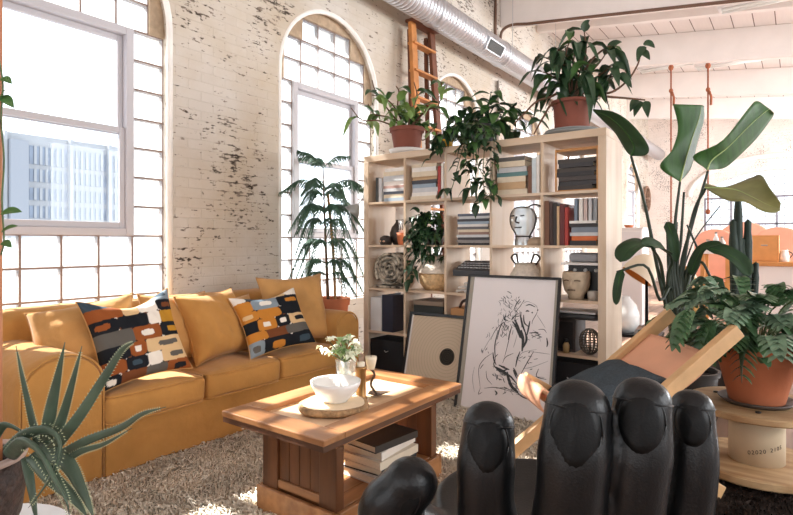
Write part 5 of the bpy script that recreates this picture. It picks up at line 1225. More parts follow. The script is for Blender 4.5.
WHT, CRM, GRY, BLU, TANC, DRK, RED, BRN, ORG, LGR = (226, 222, 216), (214, 200, 176), (150, 150, 152), (150, 168, 184), (190, 158, 120), (40, 38, 40), (160, 52, 44), (110, 72, 50), (206, 104, 44), (196, 198, 200)
# row 1 cell 1
x0, x1, z0, z1 = cell(1, 1)
book_up(x0 + .055, .028, KY0 + .03, .2, z0, .205, (70, 72, 72), 'charcoal book standing at the left of the top row, first cell', 'standing books in the first cell')
book_up(x0 + .086, .030, KY0 + .03, .2, z0, .198, LGR, 'pale grey book standing beside the charcoal one, top row first cell', 'standing books in the first cell')
stack([(.03, WHT, 'white'), (.034, CRM, 'cream'), (.045, LGR, 'pale grey'), (.035, WHT, 'white'), (.022, (184, 150, 140), 'pinkish'), (.026, LGR, 'light grey'), (.022, (90, 100, 116), 'slate blue'), (.03, CRM, 'cream'), (.03, BLU, 'pale blue')], x0 + .13, x1 - .004, z0, 'stack, top row first cell', 'flat stack in the first cell')
# row 1 cell 2
x0, x1, z0, z1 = cell(2, 1)
stack([(.024, CRM, 'cream'), (.036, WHT, 'white'), (.040, CRM, 'cream'), (.026, TANC, 'tan'), (.03, (64, 66, 74), 'dark slate'), (.03, BLU, 'pale blue'), (.036, LGR, 'pale grey'), (.03, WHT, 'white'), (.03, CRM, 'cream')], x0 + .03, x1 - .085, z0, 'stack, top row second cell', 'flat stack in the second cell')
book_up(x1 - .074, .024, KY0 + .03, .2, z0, .25, RED, 'red book standing right of the flat stack, top row second cell', 'standing books in the second cell')
book_up(x1 - .048, .022, KY0 + .035, .2, z0, .27, WHT, 'white book standing right of the red one, top row second cell', 'standing books in the second cell')
# row 1 cell 4
x0, x1, z0, z1 = cell(4, 1)
stack([(.03, (96, 92, 88), 'dark grey'), (.04, CRM, 'cream'), (.036, LGR, 'pale grey'), (.03, (90, 128, 128), 'teal grey'), (.04, CRM, 'cream'), (.05, TANC, 'tan'), (.04, CRM, 'cream')], x0 + .015, x1 - .11, z0, 'stack, top row fourth cell', 'flat stack in the fourth cell', .24)
book_up(x1 - .100, .026, KY0 + .03, .2, z0, .19, BRN, 'brown book standing next to the flat stack, top row fourth cell', 'standing books in the fourth cell')
book_up(x1 - .072, .030, KY0 + .03, .2, z0, .245, (196, 208, 212), 'pale blue book standing second from right, top row fourth cell', 'standing books in the fourth cell')
book_up(x1 - .040, .022, KY0 + .03, .2, z0, .26, WHT, 'white book standing rightmost, top row fourth cell', 'standing books in the fourth cell')
# row 1 cell 5: dark magazines under a small wooden rack
x0, x1, z0, z1 = cell(5, 1); DK = [(58, 50, 44), (44, 42, 44), (70, 60, 52), (36, 34, 36), (62, 54, 50), (48, 46, 48), (54, 46, 40)]
zt_ = stack([(.029, DK[i], ('brown', 'black', 'tan-brown', 'jet black', 'dark brown', 'charcoal', 'umber')[i]) for i in range(7)], x0 + .075, x1 - .005, z0 + .012, 'stack, top row fifth cell', 'dark magazines in the fifth cell', .22, .03, name='magazine')
rk = empty('wooden_rack', ((x0 + x1) / 2 + .03, KY0 + .15, z0), 'small honey-coloured wooden rack framing the dark magazines in the top right cell', 'rack')
HON = wood('honey_wood', (196, 144, 84), (166, 112, 60), 'X')
MB().box((x0 + .07, KY0 + .04, z0), (x1 - .002, KY0 + .27, z0 + .011)).build('base', HON, rk); MB().box((x0 + .07, KY0 + .04, zt_ + .05), (x1 - .002, KY0 + .27, zt_ + .068)).build('top_board', HON, rk, bevel=.002)
for a in (x0 + .078, x1 - .012):
    for y_ in (KY0 + .032, KY0 + .278): MB().box((a - .005, y_ - .005, z0), (a + .005, y_ + .005, zt_ + .068)).build('post', HON, rk)
# row 2 cell 1
x0, x1, z0, z1 = cell(1, 2); ym = KY0 + .12
g = MB().lathe((x0 + .19, ym + .06, z0), [(0, 0), (.05, .0), (.078, .05), (.082, .10), (.065, .15), (.035, .185), (.03, .2), (.036, .21), (.028, .21), (0, .19)], 24).build('dark_vase', mat('dark_stoneware', (66, 58, 52), .35, 0, .3, 8), None, True, label='round dark stoneware vase in the second row, first cell', cat='vase')
k = empty('small_figurine', (x0 + .14, ym - .06, z0), 'small dark round figurine with pale eyes, second row first cell', 'figurine')
MB().lathe(k.location, [(0, 0), (.045, 0), (.055, .03), (.048, .062), (.02, .078), (0, .08)], 18).build('body', mat('dark_clay', (50, 44, 42), .5), k, True)
for a in (-.02, .016): MB().lathe((k.location.x + a, k.location.y - .052, k.location.z + .022), [(0, 0), (.011, .005), (.011, .012), (0, .017)], 10).build('eye', mat('pale_eye', (208, 170, 140), .5), k, True)
tp = MB().lathe((x1 - .06, ym - .04, z0), [(0, 0), (.038, 0), (.052, .075), (.055, .10), (.045, .10), (.043, .06), (0, .055)], 20).build('terracotta_pot', TERRA, None, True, label='tiny terracotta pot in the second row, first cell', cat='pot', origin=(x1 - .06, ym - .04, z0))
cu2 = empty('white_mug', (x1 - .06, ym - .04, z0 + .1), 'white mug painted with black lines, stacked on the tiny terracotta pot', 'mug')
MB().lathe(cu2.location, [(0, 0), (.036, 0), (.042, .10), (.038, .10), (.034, .01), (0, .01)], 20).build('body', mat('white_glaze', (230, 226, 222), .25), cu2, True)
m_ = MB()
for a in (-2.0, -1.55, -1.1): m_.tube([Vector(cu2.location) + Vector((.0415 * cos(a + .1 * sin(t)), .0415 * sin(a + .1 * sin(t)), .02 + t * .012)) for t in range(6)], .003, 5)
m_.build('painted_lines', BLK, cu2)
wb = empty('wooden_box', (x1 - .08, KY1 - .07, z0), 'small dark wooden box at the back of the second row, first cell', 'box')
MB().box((x1 - .16, KY1 - .14, z0), (x1 - .005, KY1 - .02, z0 + .22)).build('body', LWD2, wb, bevel=.003); MB().box((x1 - .165, KY1 - .145, z0 + .22), (x1 - .002, KY1 - .015, z0 + .245)).build('lid', LWD, wb, bevel=.003)
# row 2 cell 2: bushy plant
x0, x1, z0, z1 = cell(2, 2)
hp = empty('cell_plant', ((x0 + x1) / 2, KY0 + .14, z0), 'bushy dark green plant spilling out of the second row, second cell', 'potted plant'); pot(hp, hp.location, .07, .095, .12, mat('dark_glazed_pot', (44, 40, 40), .3), .02)
lf = MB(); l2 = MB(); st = MB(); pc = Vector(hp.location) + Vector((0, -.03, .10))
for k_ in range(120):
    q = pc + Vector((rnd.gauss(0, .075), rnd.gauss(-.05, .05), rnd.uniform(-.04, .15))); q.x = min(max(q.x, x0 + .03), x1 - .03); leafat(lf if rnd.random() < .75 else l2, q, Vector((rnd.uniform(-1, 1), rnd.uniform(-1, .2), rnd.uniform(-.7, .6))), rnd.uniform(.06, .10), rnd.uniform(.04, .065), rnd, .6)
for k_ in range(9):
    xa = rnd.uniform(x0 + .03, x1 - .03); P = spline([pc, Vector((xa, KY0 - .03, z0 + .08)), Vector((xa + rnd.uniform(-.03, .03), KY0 - .035, z0 - rnd.uniform(.02, .12)))], 12); st.tube(P, .003, 5)
    for q in P[3:]: leafat(lf, q, Vector((rnd.uniform(-1, 1), -.4, rnd.uniform(-.9, .1))), rnd.uniform(.05, .085), rnd.uniform(.04, .055), rnd, .6)
lf.build('foliage', LD, hp, True); l2.build('paler_foliage', LG, hp, True); st.build('stem', STG, hp, True)
# row 2 cell 3: magazines
x0, x1, z0, z1 = cell(3, 2)
cols = [((96, 104, 120), 'slate blue'), (LGR, 'pale grey'), ((70, 70, 76), 'charcoal'), (BLU, 'pale blue'), (WHT, 'white'), ((100, 98, 100), 'mid grey'), (CRM, 'cream'), ((150, 120, 108), 'dusty pink'), (LGR, 'silver grey'), ((60, 58, 62), 'dark grey'), ((128, 124, 122), 'stone grey'), (DRK, 'black')]
stack([(.0195, c_, w_) for c_, w_ in cols], x0 + .07, x1 - .004, z0, 'stack, second row third cell', 'magazine stack in the third cell', .25, .02, name='magazine')
# row 2 cell 4: clear glass head with dark outline, tan dome
x0, x1, z0, z1 = cell(4, 2); hx, hy = x0 + .185, KY0 + .13
HG = glassmat('pale_glass', (.93, .95, .95), .80, .08, .40, (214, 214, 210))
hd = empty('glass_head', (hx, hy, z0), 'clear glass head with a dark outline in the second row, fourth cell', 'sculpture')
MB().lathe((hx, hy, z0), [(0, 0), (.055, 0), (.058, .03), (.05, .06), (.055, .085), (.08, .12), (.094, .17), (.092, .215), (.07, .255), (.03, .275), (0, .278)], 28).build('head', HG, hd, True)
o_ = MB()
Lp = [(-.055, .0), (-.058, .03), (-.05, .06), (-.06, .09), (-.085, .13), (-.097, .18), (-.088, .23), (-.055, .265), (-.01, .272), (.03, .265), (.06, .28), (.10, .285), (.13, .27)]
o_.tube(spline([Vector((hx + a, hy - .012, z0 + b_)) for a, b_ in Lp], 40), .006, 6); o_.tube(spline([Vector((hx + a, hy - .012, z0 + b_)) for a, b_ in ((.055, 0), (.056, .03), (.05, .06), (.075, .11), (.094, .17), (.09, .215), (.06, .258))], 24), .006, 6)
o_.tube([Vector((hx + .056 * cos(2 * pi * k_ / 24), hy + .056 * sin(2 * pi * k_ / 24), z0 + .062)) for k_ in range(25)], .005, 6)
o_.build('dark_outline', mat('dark_lead', (58, 54, 52), .4, .3), hd, True)
fc = MB(); fc.tube(spline([Vector((hx - .01, hy - .098, z0 + .2)), Vector((hx - .012, hy - .112, z0 + .165)), Vector((hx + .01, hy - .10, z0 + .155))], 8), .006, 6); fc.tube([(hx - .03, hy - .088, z0 + .125), (hx + .022, hy - .088, z0 + .125)], .005, 6)
for a in (-.045, .03): fc.tube([(hx + a - .014, hy - .092, z0 + .205), (hx + a + .014, hy - .094, z0 + .207)], .005, 6)
fc.build('face_features', mat('dark_lead', (58, 54, 52), .4, .3), hd, True)
MB().lathe((x1 - .068, KY0 + .1, z0), [(0, 0), (.062, 0), (.062, .02), (.05, .045), (.025, .058), (0, .06)], 20).build('stone_dome', mat('tan_stone', (170, 148, 124), .8, 0, .15, 20, .3), None, True, label='small tan stone dome beside the glass head', cat='ornament')
MB().tube([(x1 - .07, KY1 - .06, z0), (x1 - .07, KY1 - .06, z0 + .24)], .034, 14).build('dark_bottle', mat('smoky_glass', (60, 50, 48), .2), None, True, label='tall dark cylinder behind the stone dome, second row fourth cell', cat='bottle')
# row 2 cell 5
x0, x1, z0, z1 = cell(5, 2)
for i, (w_, h_, c_, n_) in enumerate(((.03, .30, BRN, 'brown'), (.022, .29, (58, 36, 30), 'dark brown'), (.026, .285, (44, 38, 36), 'near-black'), (.016, .26, TANC, 'tan'), (.03, .275, (92, 34, 34), 'maroon'), (.02, .25, RED, 'red'))):
    book_up(x0 + .004 + sum((.032, .024, .028, .018, .032, .02)[:i]), w_, KY0 + .02 + .004 * (i % 3), .22, z0, h_, c_, '%s book, %s of those standing in the second row, fifth cell' % (n_, ('leftmost', 'second from left', 'third from left', 'fourth from left', 'fifth from left', 'rightmost')[i]), 'standing row in the fifth cell')
zt_ = stack([(.018, WHT, 'white'), (.024, DRK, 'black'), (.034, (120, 130, 142), 'blue grey'), (.024, LGR, 'pale grey'), (.03, ORG, 'orange'), (.032, (34, 30, 32), 'black')], x0 + .165, x1 - .004, z0, 'stack, second row fifth cell', 'flat stack in the fifth cell', .2)
for i, (w_, c_, n_) in enumerate(((.020, (120, 134, 150), 'blue'), (.024, WHT, 'white'), (.022, (196, 176, 170), 'pink'), (.020, LGR, 'pale grey'), (.022, (150, 156, 160), 'grey'))):
    book_up(x0 + .19 + i * .031, w_, KY0 + .06, .16, zt_, .145, c_, 'small %s book standing upright on the flat stack under the dark magazines' % n_, 'small books on the flat stack')
# row 3 cell 1: rolled blanket
x0, x1, z0, z1 = cell(1, 3)
BLN = mat('speckled_wool', (206, 196, 178), .95, 0, .2, 26, .5, 120, .1, None, (52, 46, 42))
r_ = MB(); n = 90; vs = []; 
for i in range(n + 1):
    t = i / n * 2 * pi * 3.6; rr = .014 + .0052 * t
    for dr, yy in ((0, 0), (.019, -.006), (.019, .27), (0, .27)): vs.append((x0 + .19 + (rr + dr) * cos(t), KY0 + .03 + yy, z0 + .153 + (rr + dr) * sin(t)))
r_.add(vs, [(i * 4 + k, i * 4 + (k + 1) % 4, i * 4 + 4 + (k + 1) % 4, i * 4 + 4 + k) for i in range(n) for k in range(4)])
r_.build('rolled_blanket', BLN, None, True, label='black and cream speckled blanket rolled up in the third row, first cell', cat='blanket')
MB().soft((x0 + .17, KY0 + .16, z0 + .011), (.30, .26, .022), .01, 5).build('folded_cloth', BLN, None, True, label='flat folded speckled cloth under the rolled blanket', cat='cloth')
# row 3 cell 2: belly basket
x0, x1, z0, z1 = cell(2, 3)
BAS = mat('woven_seagrass', (204, 172, 130), .85, 0, .16, 46, .8, 90, .2); BASW = mat('white_seagrass', (222, 210, 194), .85, 0, .1, 46, .8, 90, .2)
def basket(cx, cy, z, s_, label):
    b_ = empty('belly_basket', (cx, cy, z), label, 'basket')
    MB().lathe((cx, cy, z), [(0, 0), (.09 * s_, 0), (.125 * s_, .045 * s_), (.135 * s_, .10 * s_), (.128 * s_, .125 * s_)], 32).build('lower_body', BAS, b_, True)
    MB().lathe((cx, cy, z), [(.142 * s_, .120 * s_), (.146 * s_, .128 * s_), (.128 * s_, .165 * s_), (.10 * s_, .215 * s_), (.085 * s_, .25 * s_), (.078 * s_, .245 * s_), (.09 * s_, .20 * s_), (.11 * s_, .14 * s_)], 32).build('folded_rim', BASW, b_, True)
    for sg in (-1, 1): MB().tube(spline([Vector((cx + sg * .08 * s_, cy - .03, z + .235 * s_)), Vector((cx + sg * .115 * s_, cy - .035, z + .29 * s_)), Vector((cx + sg * .075 * s_, cy - .04, z + .315 * s_)), Vector((cx + sg * .05 * s_, cy - .05, z + .245 * s_))], 16), .007, 6).build('handle', mat('dark_handle', (62, 48, 40), .7), b_, True)
    return b_
bk = basket(x0 + .20, KY0 + .16, z0, 1.1, 'woven belly basket with pale folded rim in the third row, second cell')
lf = MB(); pc = Vector((x0 + .205, KY0 + .12, z0 + .24))
for k_ in range(26): leafat(lf, pc + Vector((rnd.uniform(-.14, .12), rnd.uniform(-.12, .05), rnd.uniform(-.03, .06))), Vector((rnd.uniform(-1, .6), rnd.uniform(-1, .2), rnd.uniform(-.9, .4))), rnd.uniform(.06, .1), rnd.uniform(.025, .045), rnd, .7)
for k_ in range(14): leafat(lf, Vector((x0 + .05 + rnd.uniform(-.03, .03), KY0 + rnd.uniform(-.02, .06), z0 + rnd.uniform(.03, .24))), Vector((rnd.uniform(-1, .6), rnd.uniform(-1, .2), rnd.uniform(-.9, .2))), rnd.uniform(.06, .1), rnd.uniform(.035, .05), rnd, .7)
lf.build('basket_sprigs', LD, None, True, label='dark leafy sprigs lying in the belly basket of the second cell', cat='foliage')
# row 3 cell 3: dark typewriter-like machine on a bundle of white sticks
x0, x1, z0, z1 = cell(3, 3)
kb = empty('keyboard_machine', ((x0 + x1) / 2, KY0 + .15, z0 + .125), 'dark grey keyboard machine in the third row, third cell', 'machine')
MB().prism([(KY0 + .01, z0 + .125), (KY0 + .29, z0 + .125), (KY0 + .29, z0 + .235), (KY0 + .2, z0 + .235), (KY0 + .01, z0 + .17)], 'X', x0 + .05, x1 - .01).build('case', mat('dark_machine', (56, 58, 62), .45), kb, bevel=.006)
ky = MB(); 
for i in range(11):
    for j in range(3):
        a = x0 + .075 + i * .0245; b_ = KY0 + .05 + j * .045; zz = z0 + .17 + (b_ - KY0 - .01) * .342; ky.box((a, b_, zz), (a + .016, b_ + .03, zz + .008))
ky.build('keys', mat('pale_keys', (176, 178, 180), .5), kb)
for k_ in range(16):
    a = Vector((x0 + .075 + rnd.uniform(0, .24), KY0 + .02 + rnd.uniform(0, .05), z0 + .012 + (k_ // 6) * .028)); b_ = a + Vector((rnd.uniform(-.02, .02), .25, rnd.uniform(0, .02)))
    MB().tube([a, b_], .009, 8).build('paper_roll', mat('white_paper', (232, 228, 222), .8), None, True, label='white paper rolls bundled under the dark keyboard machine', cat='paper roll', group='paper rolls under the keyboard machine')
# row 3 cell 4: second basket
x0, x1, z0, z1 = cell(4, 3)
basket(x0 + .20, KY0 + .16, z0, .92, 'pale belly basket with dark loop handles right above the large drawing')
# row 3 cell 5: upper board, boxes, head planter
x0, x1, z0, z1 = cell(5, 3)
bx = empty('black_console', ((x0 + x1) / 2 + .04, KY0 + .2, z0 + .10), 'black electronic console with dials at the back of the third row, fifth cell', 'electronics')
MB().box((x0 + .12, KY0 + .14, z0 + .0), (x1 - .004, KY0 + .34, z0 + .225)).build('case', mat('black_plastic', (30, 30, 32), .4), bx, bevel=.004)
for i in range(3): MB().tube([(x0 + .17 + i * .07, KY0 + .141, z0 + .19), (x0 + .17 + i * .07, KY0 + .128, z0 + .19)], .012, 12).build('dial', mat('pale_dial', (190, 190, 188), .4), bx, True)
MB().box((x0 + .10, KY0 + .06, z0 + .226), (x1 - .002, KY0 + .36, z0 + .242)).build('white_board', mat('white_laminate', (228, 224, 220), .4), None, label='white board laid across the black console, third row fifth cell', cat='board')
MB().soft(((x0 + x1) / 2 + .06, KY0 + .18, z0 + .275), (.2, .2, .06), .02, 5).build('grey_case', mat('grey_case', (150, 152, 156), .5), None, True, label='light grey case lying on the white board, third row fifth cell', cat='case')
hp_ = Vector((x0 + .20, KY0 + .07, z0)); ph = empty('head_planter', hp_, 'tan clay head sculpture with a calm face in the third row, fifth cell', 'sculpture')
CLAY = mat('tan_clay', (186, 166, 142), .85, 0, .12, 18, .3)
hm = MB(); vs = []; seg = 40; prof = [(0.0, .0), (.05, .0), (.058, .03), (.082, .06), (.094, .10), (.098, .145), (.095, .175), (.088, .185), (.08, .178), (0, .165)]
for r__, z_ in prof:
    for k_ in range(seg):
        t = 2 * pi * k_ / seg; x_, y_ = r__ * .9 * cos(t), r__ * sin(t)
        fr = max(0, -sin(t)) ** 6       # front, towards -Y
        if fr > .05 and r__ > .05:
            y_ -= fr * (.020 if .07 < z_ < .12 else 0) * (max(0, 1 - abs(x_) / .02)); y_ -= .006 * fr * (1 if .03 <= z_ < .06 else 0); y_ += .012 * max(0, 1 - abs(abs(x_) - .032) / .02) * (1 if .12 < z_ < .15 else 0)
        vs.append(hp_ + Vector((x_, y_, z_)))
hm.add(vs, [(i * seg + k_, i * seg + (k_ + 1) % seg, (i + 1) * seg + (k_ + 1) % seg, (i + 1) * seg + k_) for i in range(len(prof) - 1) for k_ in range(seg)]); hm.build('head', CLAY, ph, True)
fe = MB(); fe.tube(spline([hp_ + Vector((0, -.095, .135)), hp_ + Vector((0, -.116, .10)), hp_ + Vector((-.012, -.106, .092))], 8), .008, 8); fe.build('nose', CLAY, ph, True)
for sg in (-1, 1):
    MB().tube(spline([hp_ + Vector((sg * .018, -.099, .128)), hp_ + Vector((sg * .035, -.094, .131)), hp_ + Vector((sg * .052, -.08, .126))], 8), .0045, 6).build('eye', mat('dark_clay_line', (112, 94, 78), .9), ph, True)
MB().tube(spline([hp_ + Vector((-.024, -.092, .066)), hp_ + Vector((0, -.098, .068)), hp_ + Vector((.024, -.092, .066))], 8), .006, 6).build('mouth', mat('dark_clay_line', (112, 94, 78), .9), ph, True)
cp = MB().lathe((x1 - .05, KY0 + .06, z0), [(0, 0), (.03, 0), (.034, .06), (.03, .06), (.027, .006), (0, .006)], 18).build('small_cup', mat('grey_ceramic', (170, 162, 152), .4), None, True, label='small grey cup right of the clay head', cat='cup')
# row 4
x0, x1, z0, z1 = cell(1, 4)
for a, w_, rgb, lab in ((x0 + .015, .115, (206, 206, 206), 'white magazine file standing in the fourth row, first cell'), (x0 + .135, .11, (34, 38, 54), 'dark navy magazine file beside the white one, fourth row first cell')):
    e_ = empty('magazine_file', (a + w_ / 2, KY0 + .14, z0), lab, 'magazine file')
    f_ = MB(); hF = .275 if a < x0 + .1 else .30
    f_.box((a, KY0 + .012, z0), (a + w_, KY0 + .016, z0 + hF)); f_.box((a, KY0 + .016, z0), (a + .004, KY0 + .27, z0 + hF)); f_.box((a + w_ - .004, KY0 + .016, z0), (a + w_, KY0 + .27, z0 + hF)); f_.box((a + .004, KY0 + .016, z0), (a + w_ - .004, KY0 + .27, z0 + .004))
    f_.build('case', mat('file_%d' % rgb[0], rgb, .6), e_)
    MB().box((a + .01, KY0 + .02, z0 + .005), (a + w_ - .012, KY0 + .26, z0 + hF - .03)).build('papers', PAGES, e_)
x0, x1, z0, z1 = cell(2, 4)
b_ = empty('document_box', ((x0 + x1) / 2, KY0 + .15, z0), 'dark document box with a pale lid edge in the fourth row, second cell', 'box')
MB().box((x0 + .06, KY0 + .03, z0), (x1 - .03, KY0 + .3, z0 + .24)).build('body', mat('dark_green_card', (44, 48, 46), .7), b_, bevel=.003); MB().box((x0 + .055, KY0 + .025, z0 + .24), (x1 - .025, KY0 + .305, z0 + .275)).build('lid', mat('taupe_card', (132, 116, 100), .7), b_, bevel=.003)
x0, x1, z0, z1 = cell(3, 4)
b_ = empty('tan_box', ((x0 + x1) / 2, KY0 + .16, z0), 'tan box with a dark loop handle in the fourth row, third cell', 'box')
MB().box((x0 + .02, KY0 + .03, z0), (x1 - .02, KY0 + .32, z0 + .235)).build('body', mat('tan_card', (190, 140, 92), .7), b_, bevel=.004)
MB().tube(spline([(x0 + .06, KY0 + .1, z0 + .235), (x0 + .09, KY0 + .1, z0 + .285), (x0 + .16, KY0 + .1, z0 + .295), (x0 + .2, KY0 + .1, z0 + .235)], 16), .011, 8).build('handle', mat('dark_leather', (50, 34, 30), .5), b_, True)
x0, x1, z0, z1 = cell(4, 4)
MB().soft(((x0 + x1) / 2, KY0 + .17, z0 + .11), (.28, .26, .22), .02, 5).build('grey_storage_box', mat('grey_felt', (112, 110, 108), .9), None, True, label='grey box in the fourth row, fourth cell behind the large drawing', cat='box')
x0, x1, z0, z1 = cell(5, 4)
ts = empty('record_player', ((x0 + x1) / 2, KY0 + .15, z0 + .22), 'black shallow tray with a pale top in the fourth row, fifth cell', 'tray')
MB().soft(((x0 + x1) / 2 + .01, KY0 + .15, z0 + .245), (.32, .27, .04), .012, 5).build('tray', mat('black_plastic', (30, 30, 32), .4), ts, True); MB().box((x0 + .05, KY0 + .05, z0 + .265), (x1 - .03, KY0 + .26, z0 + .277)).build('pale_top', mat('pale_paper', (206, 202, 198), .8), ts)
ts.name = 'shallow_tray'
sk = empty('speaker_box', (x0 + .10, KY0 + .17, z0), 'dark brown box standing under the shallow tray, fourth row fifth cell', 'box'); MB().box((x0 + .02, KY0 + .08, z0), (x0 + .19, KY0 + .3, z0 + .225)).build('body', mat('dark_brown_box', (52, 42, 38), .6), sk, bevel=.004); MB().box((x0 + .035, KY0 + .075, z0 + .02), (x0 + .175, KY0 + .081, z0 + .2)).build('front_cloth', mat('dark_cloth', (34, 30, 30), .95), sk)
lv = MB(); ctr = Vector((x1 - .075, KY0 + .08, z0 + .085))
for k_ in range(7):
    a = pi * k_ / 7; lv.tube([ctr + Vector((.065 * sin(t) * cos(a), .065 * sin(t) * sin(a), .083 * cos(t))) for t in [2 * pi * j / 20 for j in range(21)]], .004, 5)
for zz in (-.05, -.017, .017, .05): rr = .065 * sqrt(1 - (zz / .083) ** 2); lv.tube([ctr + Vector((rr * cos(t), rr * sin(t), zz)) for t in [2 * pi * j / 20 for j in range(21)]], .004, 5)
lv.build('lattice_lantern', mat('dark_wicker_light', (84, 76, 66), .6), None, True, label='oval dark lattice lantern in the fourth row, fifth cell', cat='lantern')
sb = empty('small_bottle', (x0 + .14, KY0 + .05, z0), 'small pale bottle with dark cap in the fourth row, fifth cell', 'bottle'); MB().lathe(sb.location, [(0, 0), (.02, 0), (.022, .05), (.012, .07), (0, .07)], 14).build('body', mat('amber_pale', (168, 140, 96), .3), sb, True); MB().lathe(Vector(sb.location) + Vector((0, 0, .07)), [(0, 0), (.013, 0), (.013, .02), (0, .02)], 14).build('cap', BLK, sb, True)
# row 5: dark fabric boxes
for c_, lab in ((1, 'black fabric box in the bottom row, first cell'), (2, 'black fabric box in the bottom row, second cell'), (5, 'black fabric box in the bottom row, fifth cell')):
    x0, x1, z0, z1 = cell(c_, 5); e_ = empty('storage_box', ((x0 + x1) / 2, KY0 + .17, z0), lab, 'box')
    MB().box((x0 + .01, KY0 + .012, z0), (x1 - .01, KY0 + .33, z0 + (.30 if c_ == 5 else .285))).build('body', mat('black_fabric', (26, 26, 30), .9), e_, bevel=.006)
    MB().tube([((x0 + x1) / 2 - .02, KY0 + .012, z0 + .2), ((x0 + x1) / 2, KY0 + .002, z0 + .19), ((x0 + x1) / 2 + .02, KY0 + .012, z0 + .2)], .004, 6).build('pull', mat('pale_pull', (186, 186, 184), .6), e_)
x0, x1, z0, z1 = cell(1, 5)
# on top: dark bottle with yellow label between the plants
p = PY(447, 140, 3.64); bt = empty('dark_bottle', (p.x, 3.64, TOP), 'dark squat bottle with a yellow label between the two left bookcase plants', 'bottle')
MB().lathe(bt.location, [(0, 0), (.042, 0), (.046, .09), (.03, .125), (.014, .14), (.014, .165), (0, .165)], 20).build('body', mat('smoky_glass2', (34, 34, 40), .15), bt, True); MB().lathe(bt.location, [(.0455, .02), (.0475, .075)], 20).build('label_band', mat('yellow_label', (220, 166, 40), .6), bt, True)
# clamp lamp on the left end
lp = empty('clamp_lamp', (KX0, KY0 + .05, 1.45), 'small grey clamp lamp on the left end of the bookcase', 'lamp')
sc_ = Vector((KX0 - .085, KY0 - .02, 1.415)); dv = Vector((-.55, -.35, -.75)).normalized(); b1 = dv.orthogonal().normalized(); b2 = dv.cross(b1); vs = []; seg = 24
for r_, h_ in ((.018, -.05), (.03, -.03), (.055, .0), (.078, .04), (.074, .04), (.05, .0), (.02, -.03)):
    for k_ in range(seg): t = 2 * pi * k_ / seg; vs.append(sc_ + dv * h_ + (b1 * cos(t) + b2 * sin(t)) * r_)
MB().add(vs, [(i * seg + k_, i * seg + (k_ + 1) % seg, (i + 1) * seg + (k_ + 1) % seg, (i + 1) * seg + k_) for i in range(6) for k_ in range(seg)]).build('lamp_shade', mat('grey_shade', (150, 150, 146), .4, .3), lp, True)
MB().tube(spline([sc_ - dv * .045, Vector((KX0 - .05, KY0 + .03, 1.50)), Vector((KX0 - .02, KY0 + .05, 1.53))], 10), .007, 8).build('arm', STEELP, lp, True)
MB().box((KX0 - .03, KY0 + .03, 1.50), (KX0 - .001, KY0 + .07, 1.56)).build('clamp', STEELP, lp, bevel=.003)

# ================================================================== ON AND UNDER THE COFFEE TABLE
TPZ = TZ - .022; wc = PZ(334, 409, TPZ); wc.z = TPZ
ws = empty('wood_slice', wc, 'round birch wood slice with rough bark edge on the coffee table', 'tray'); rr_ = random.Random(3)
def blob(c, r, z0, z1, n=48, amp=.035):
    return [(c.x + r * (1 + amp * sin(3 * t + 1) + amp * .5 * sin(7 * t)) * cos(t), c.y + r * (1 + amp * sin(3 * t + 1) + amp * .5 * sin(7 * t)) * sin(t)) for t in [2 * pi * k_ / n for k_ in range(n)]]
MB().prism(blob(wc, .128, 0, 0), 'Z', TPZ + .001, TPZ + .032).build('slice', mat('birch_slice', (226, 206, 176), .7, 0, .08, 12), ws)
bk_ = MB(); P_ = blob(wc, .132, 0, 0); bk_.tube([Vector((a, b_, TPZ + .017)) for a, b_ in P_ + P_[:1]], .016, 8, 1.0); bk_.build('bark', mat('birch_bark', (164, 130, 92), .9, 0, .35, 40, .9, 90), ws, True)
bl = empty('white_bowl', (wc.x + .0, wc.y + .01, TPZ + .033), 'wide white ceramic bowl standing on the wood slice', 'bowl')
MB().lathe(bl.location, [(0, 0), (.05, 0), (.055, .008), (.085, .035), (.103, .07), (.106, .085), (.101, .085), (.08, .04), (.05, .014), (0, .012)], 36).build('bowl', mat('white_ceramic', (236, 234, 230), .25), bl, True)
vp = PZ(346, 396, TPZ); vp.z = TPZ
vz = empty('flower_vase', vp, 'clear faceted glass vase holding white and green flowers on the coffee table', 'vase'); VGL = glassmat('vase_glass', (.95, .97, .96), .78, .06, .22)
MB().lathe(vp, [(0, .001), (.034, .001), (.036, .06), (.044, .12), (.05, .165), (.046, .165), (.04, .12), (.032, .06), (.030, .01), (0, .01)], 12).build('glass', VGL, vz, False)
MB().lathe(vp, [(0, .011), (.029, .011), (.031, .06), (.034, .085), (0, .085)], 12).build('water', glassmat('water', (.93, .97, .95), .9), vz)
fl = MB(); fs_ = MB(); gl_ = MB(); top = vp + Vector((0, 0, .19))
for k_ in range(26):
    q = top + Vector((rr_.gauss(0, .04), rr_.gauss(0, .035), rr_.uniform(-.02, .075))); fs_.tube([vp + Vector((rr_.uniform(-.02, .02), rr_.uniform(-.02, .02), .02)), vp + Vector((0, 0, .15)), q], .002, 5)
    for j in range(6): leafat(fl if k_ % 3 else gl_, q, rdir(rr_, -30, 50), rr_.uniform(.03, .05), rr_.uniform(.018, .028), rr_, .5, .3, 4)
fl.build('blossom', mat('white_petal', (226, 230, 206), .7), vz, True); gl_.build('leaves', mat('pale_leaf', (150, 178, 120), .6), vz, True); fs_.build('flower_stems', STG, vz, True)
cp_ = PZ(361, 400, TPZ); cp_.z = TPZ
ch = empty('candle_holder', cp_, 'cylindrical bronze candle holder beside the vase', 'candle holder')
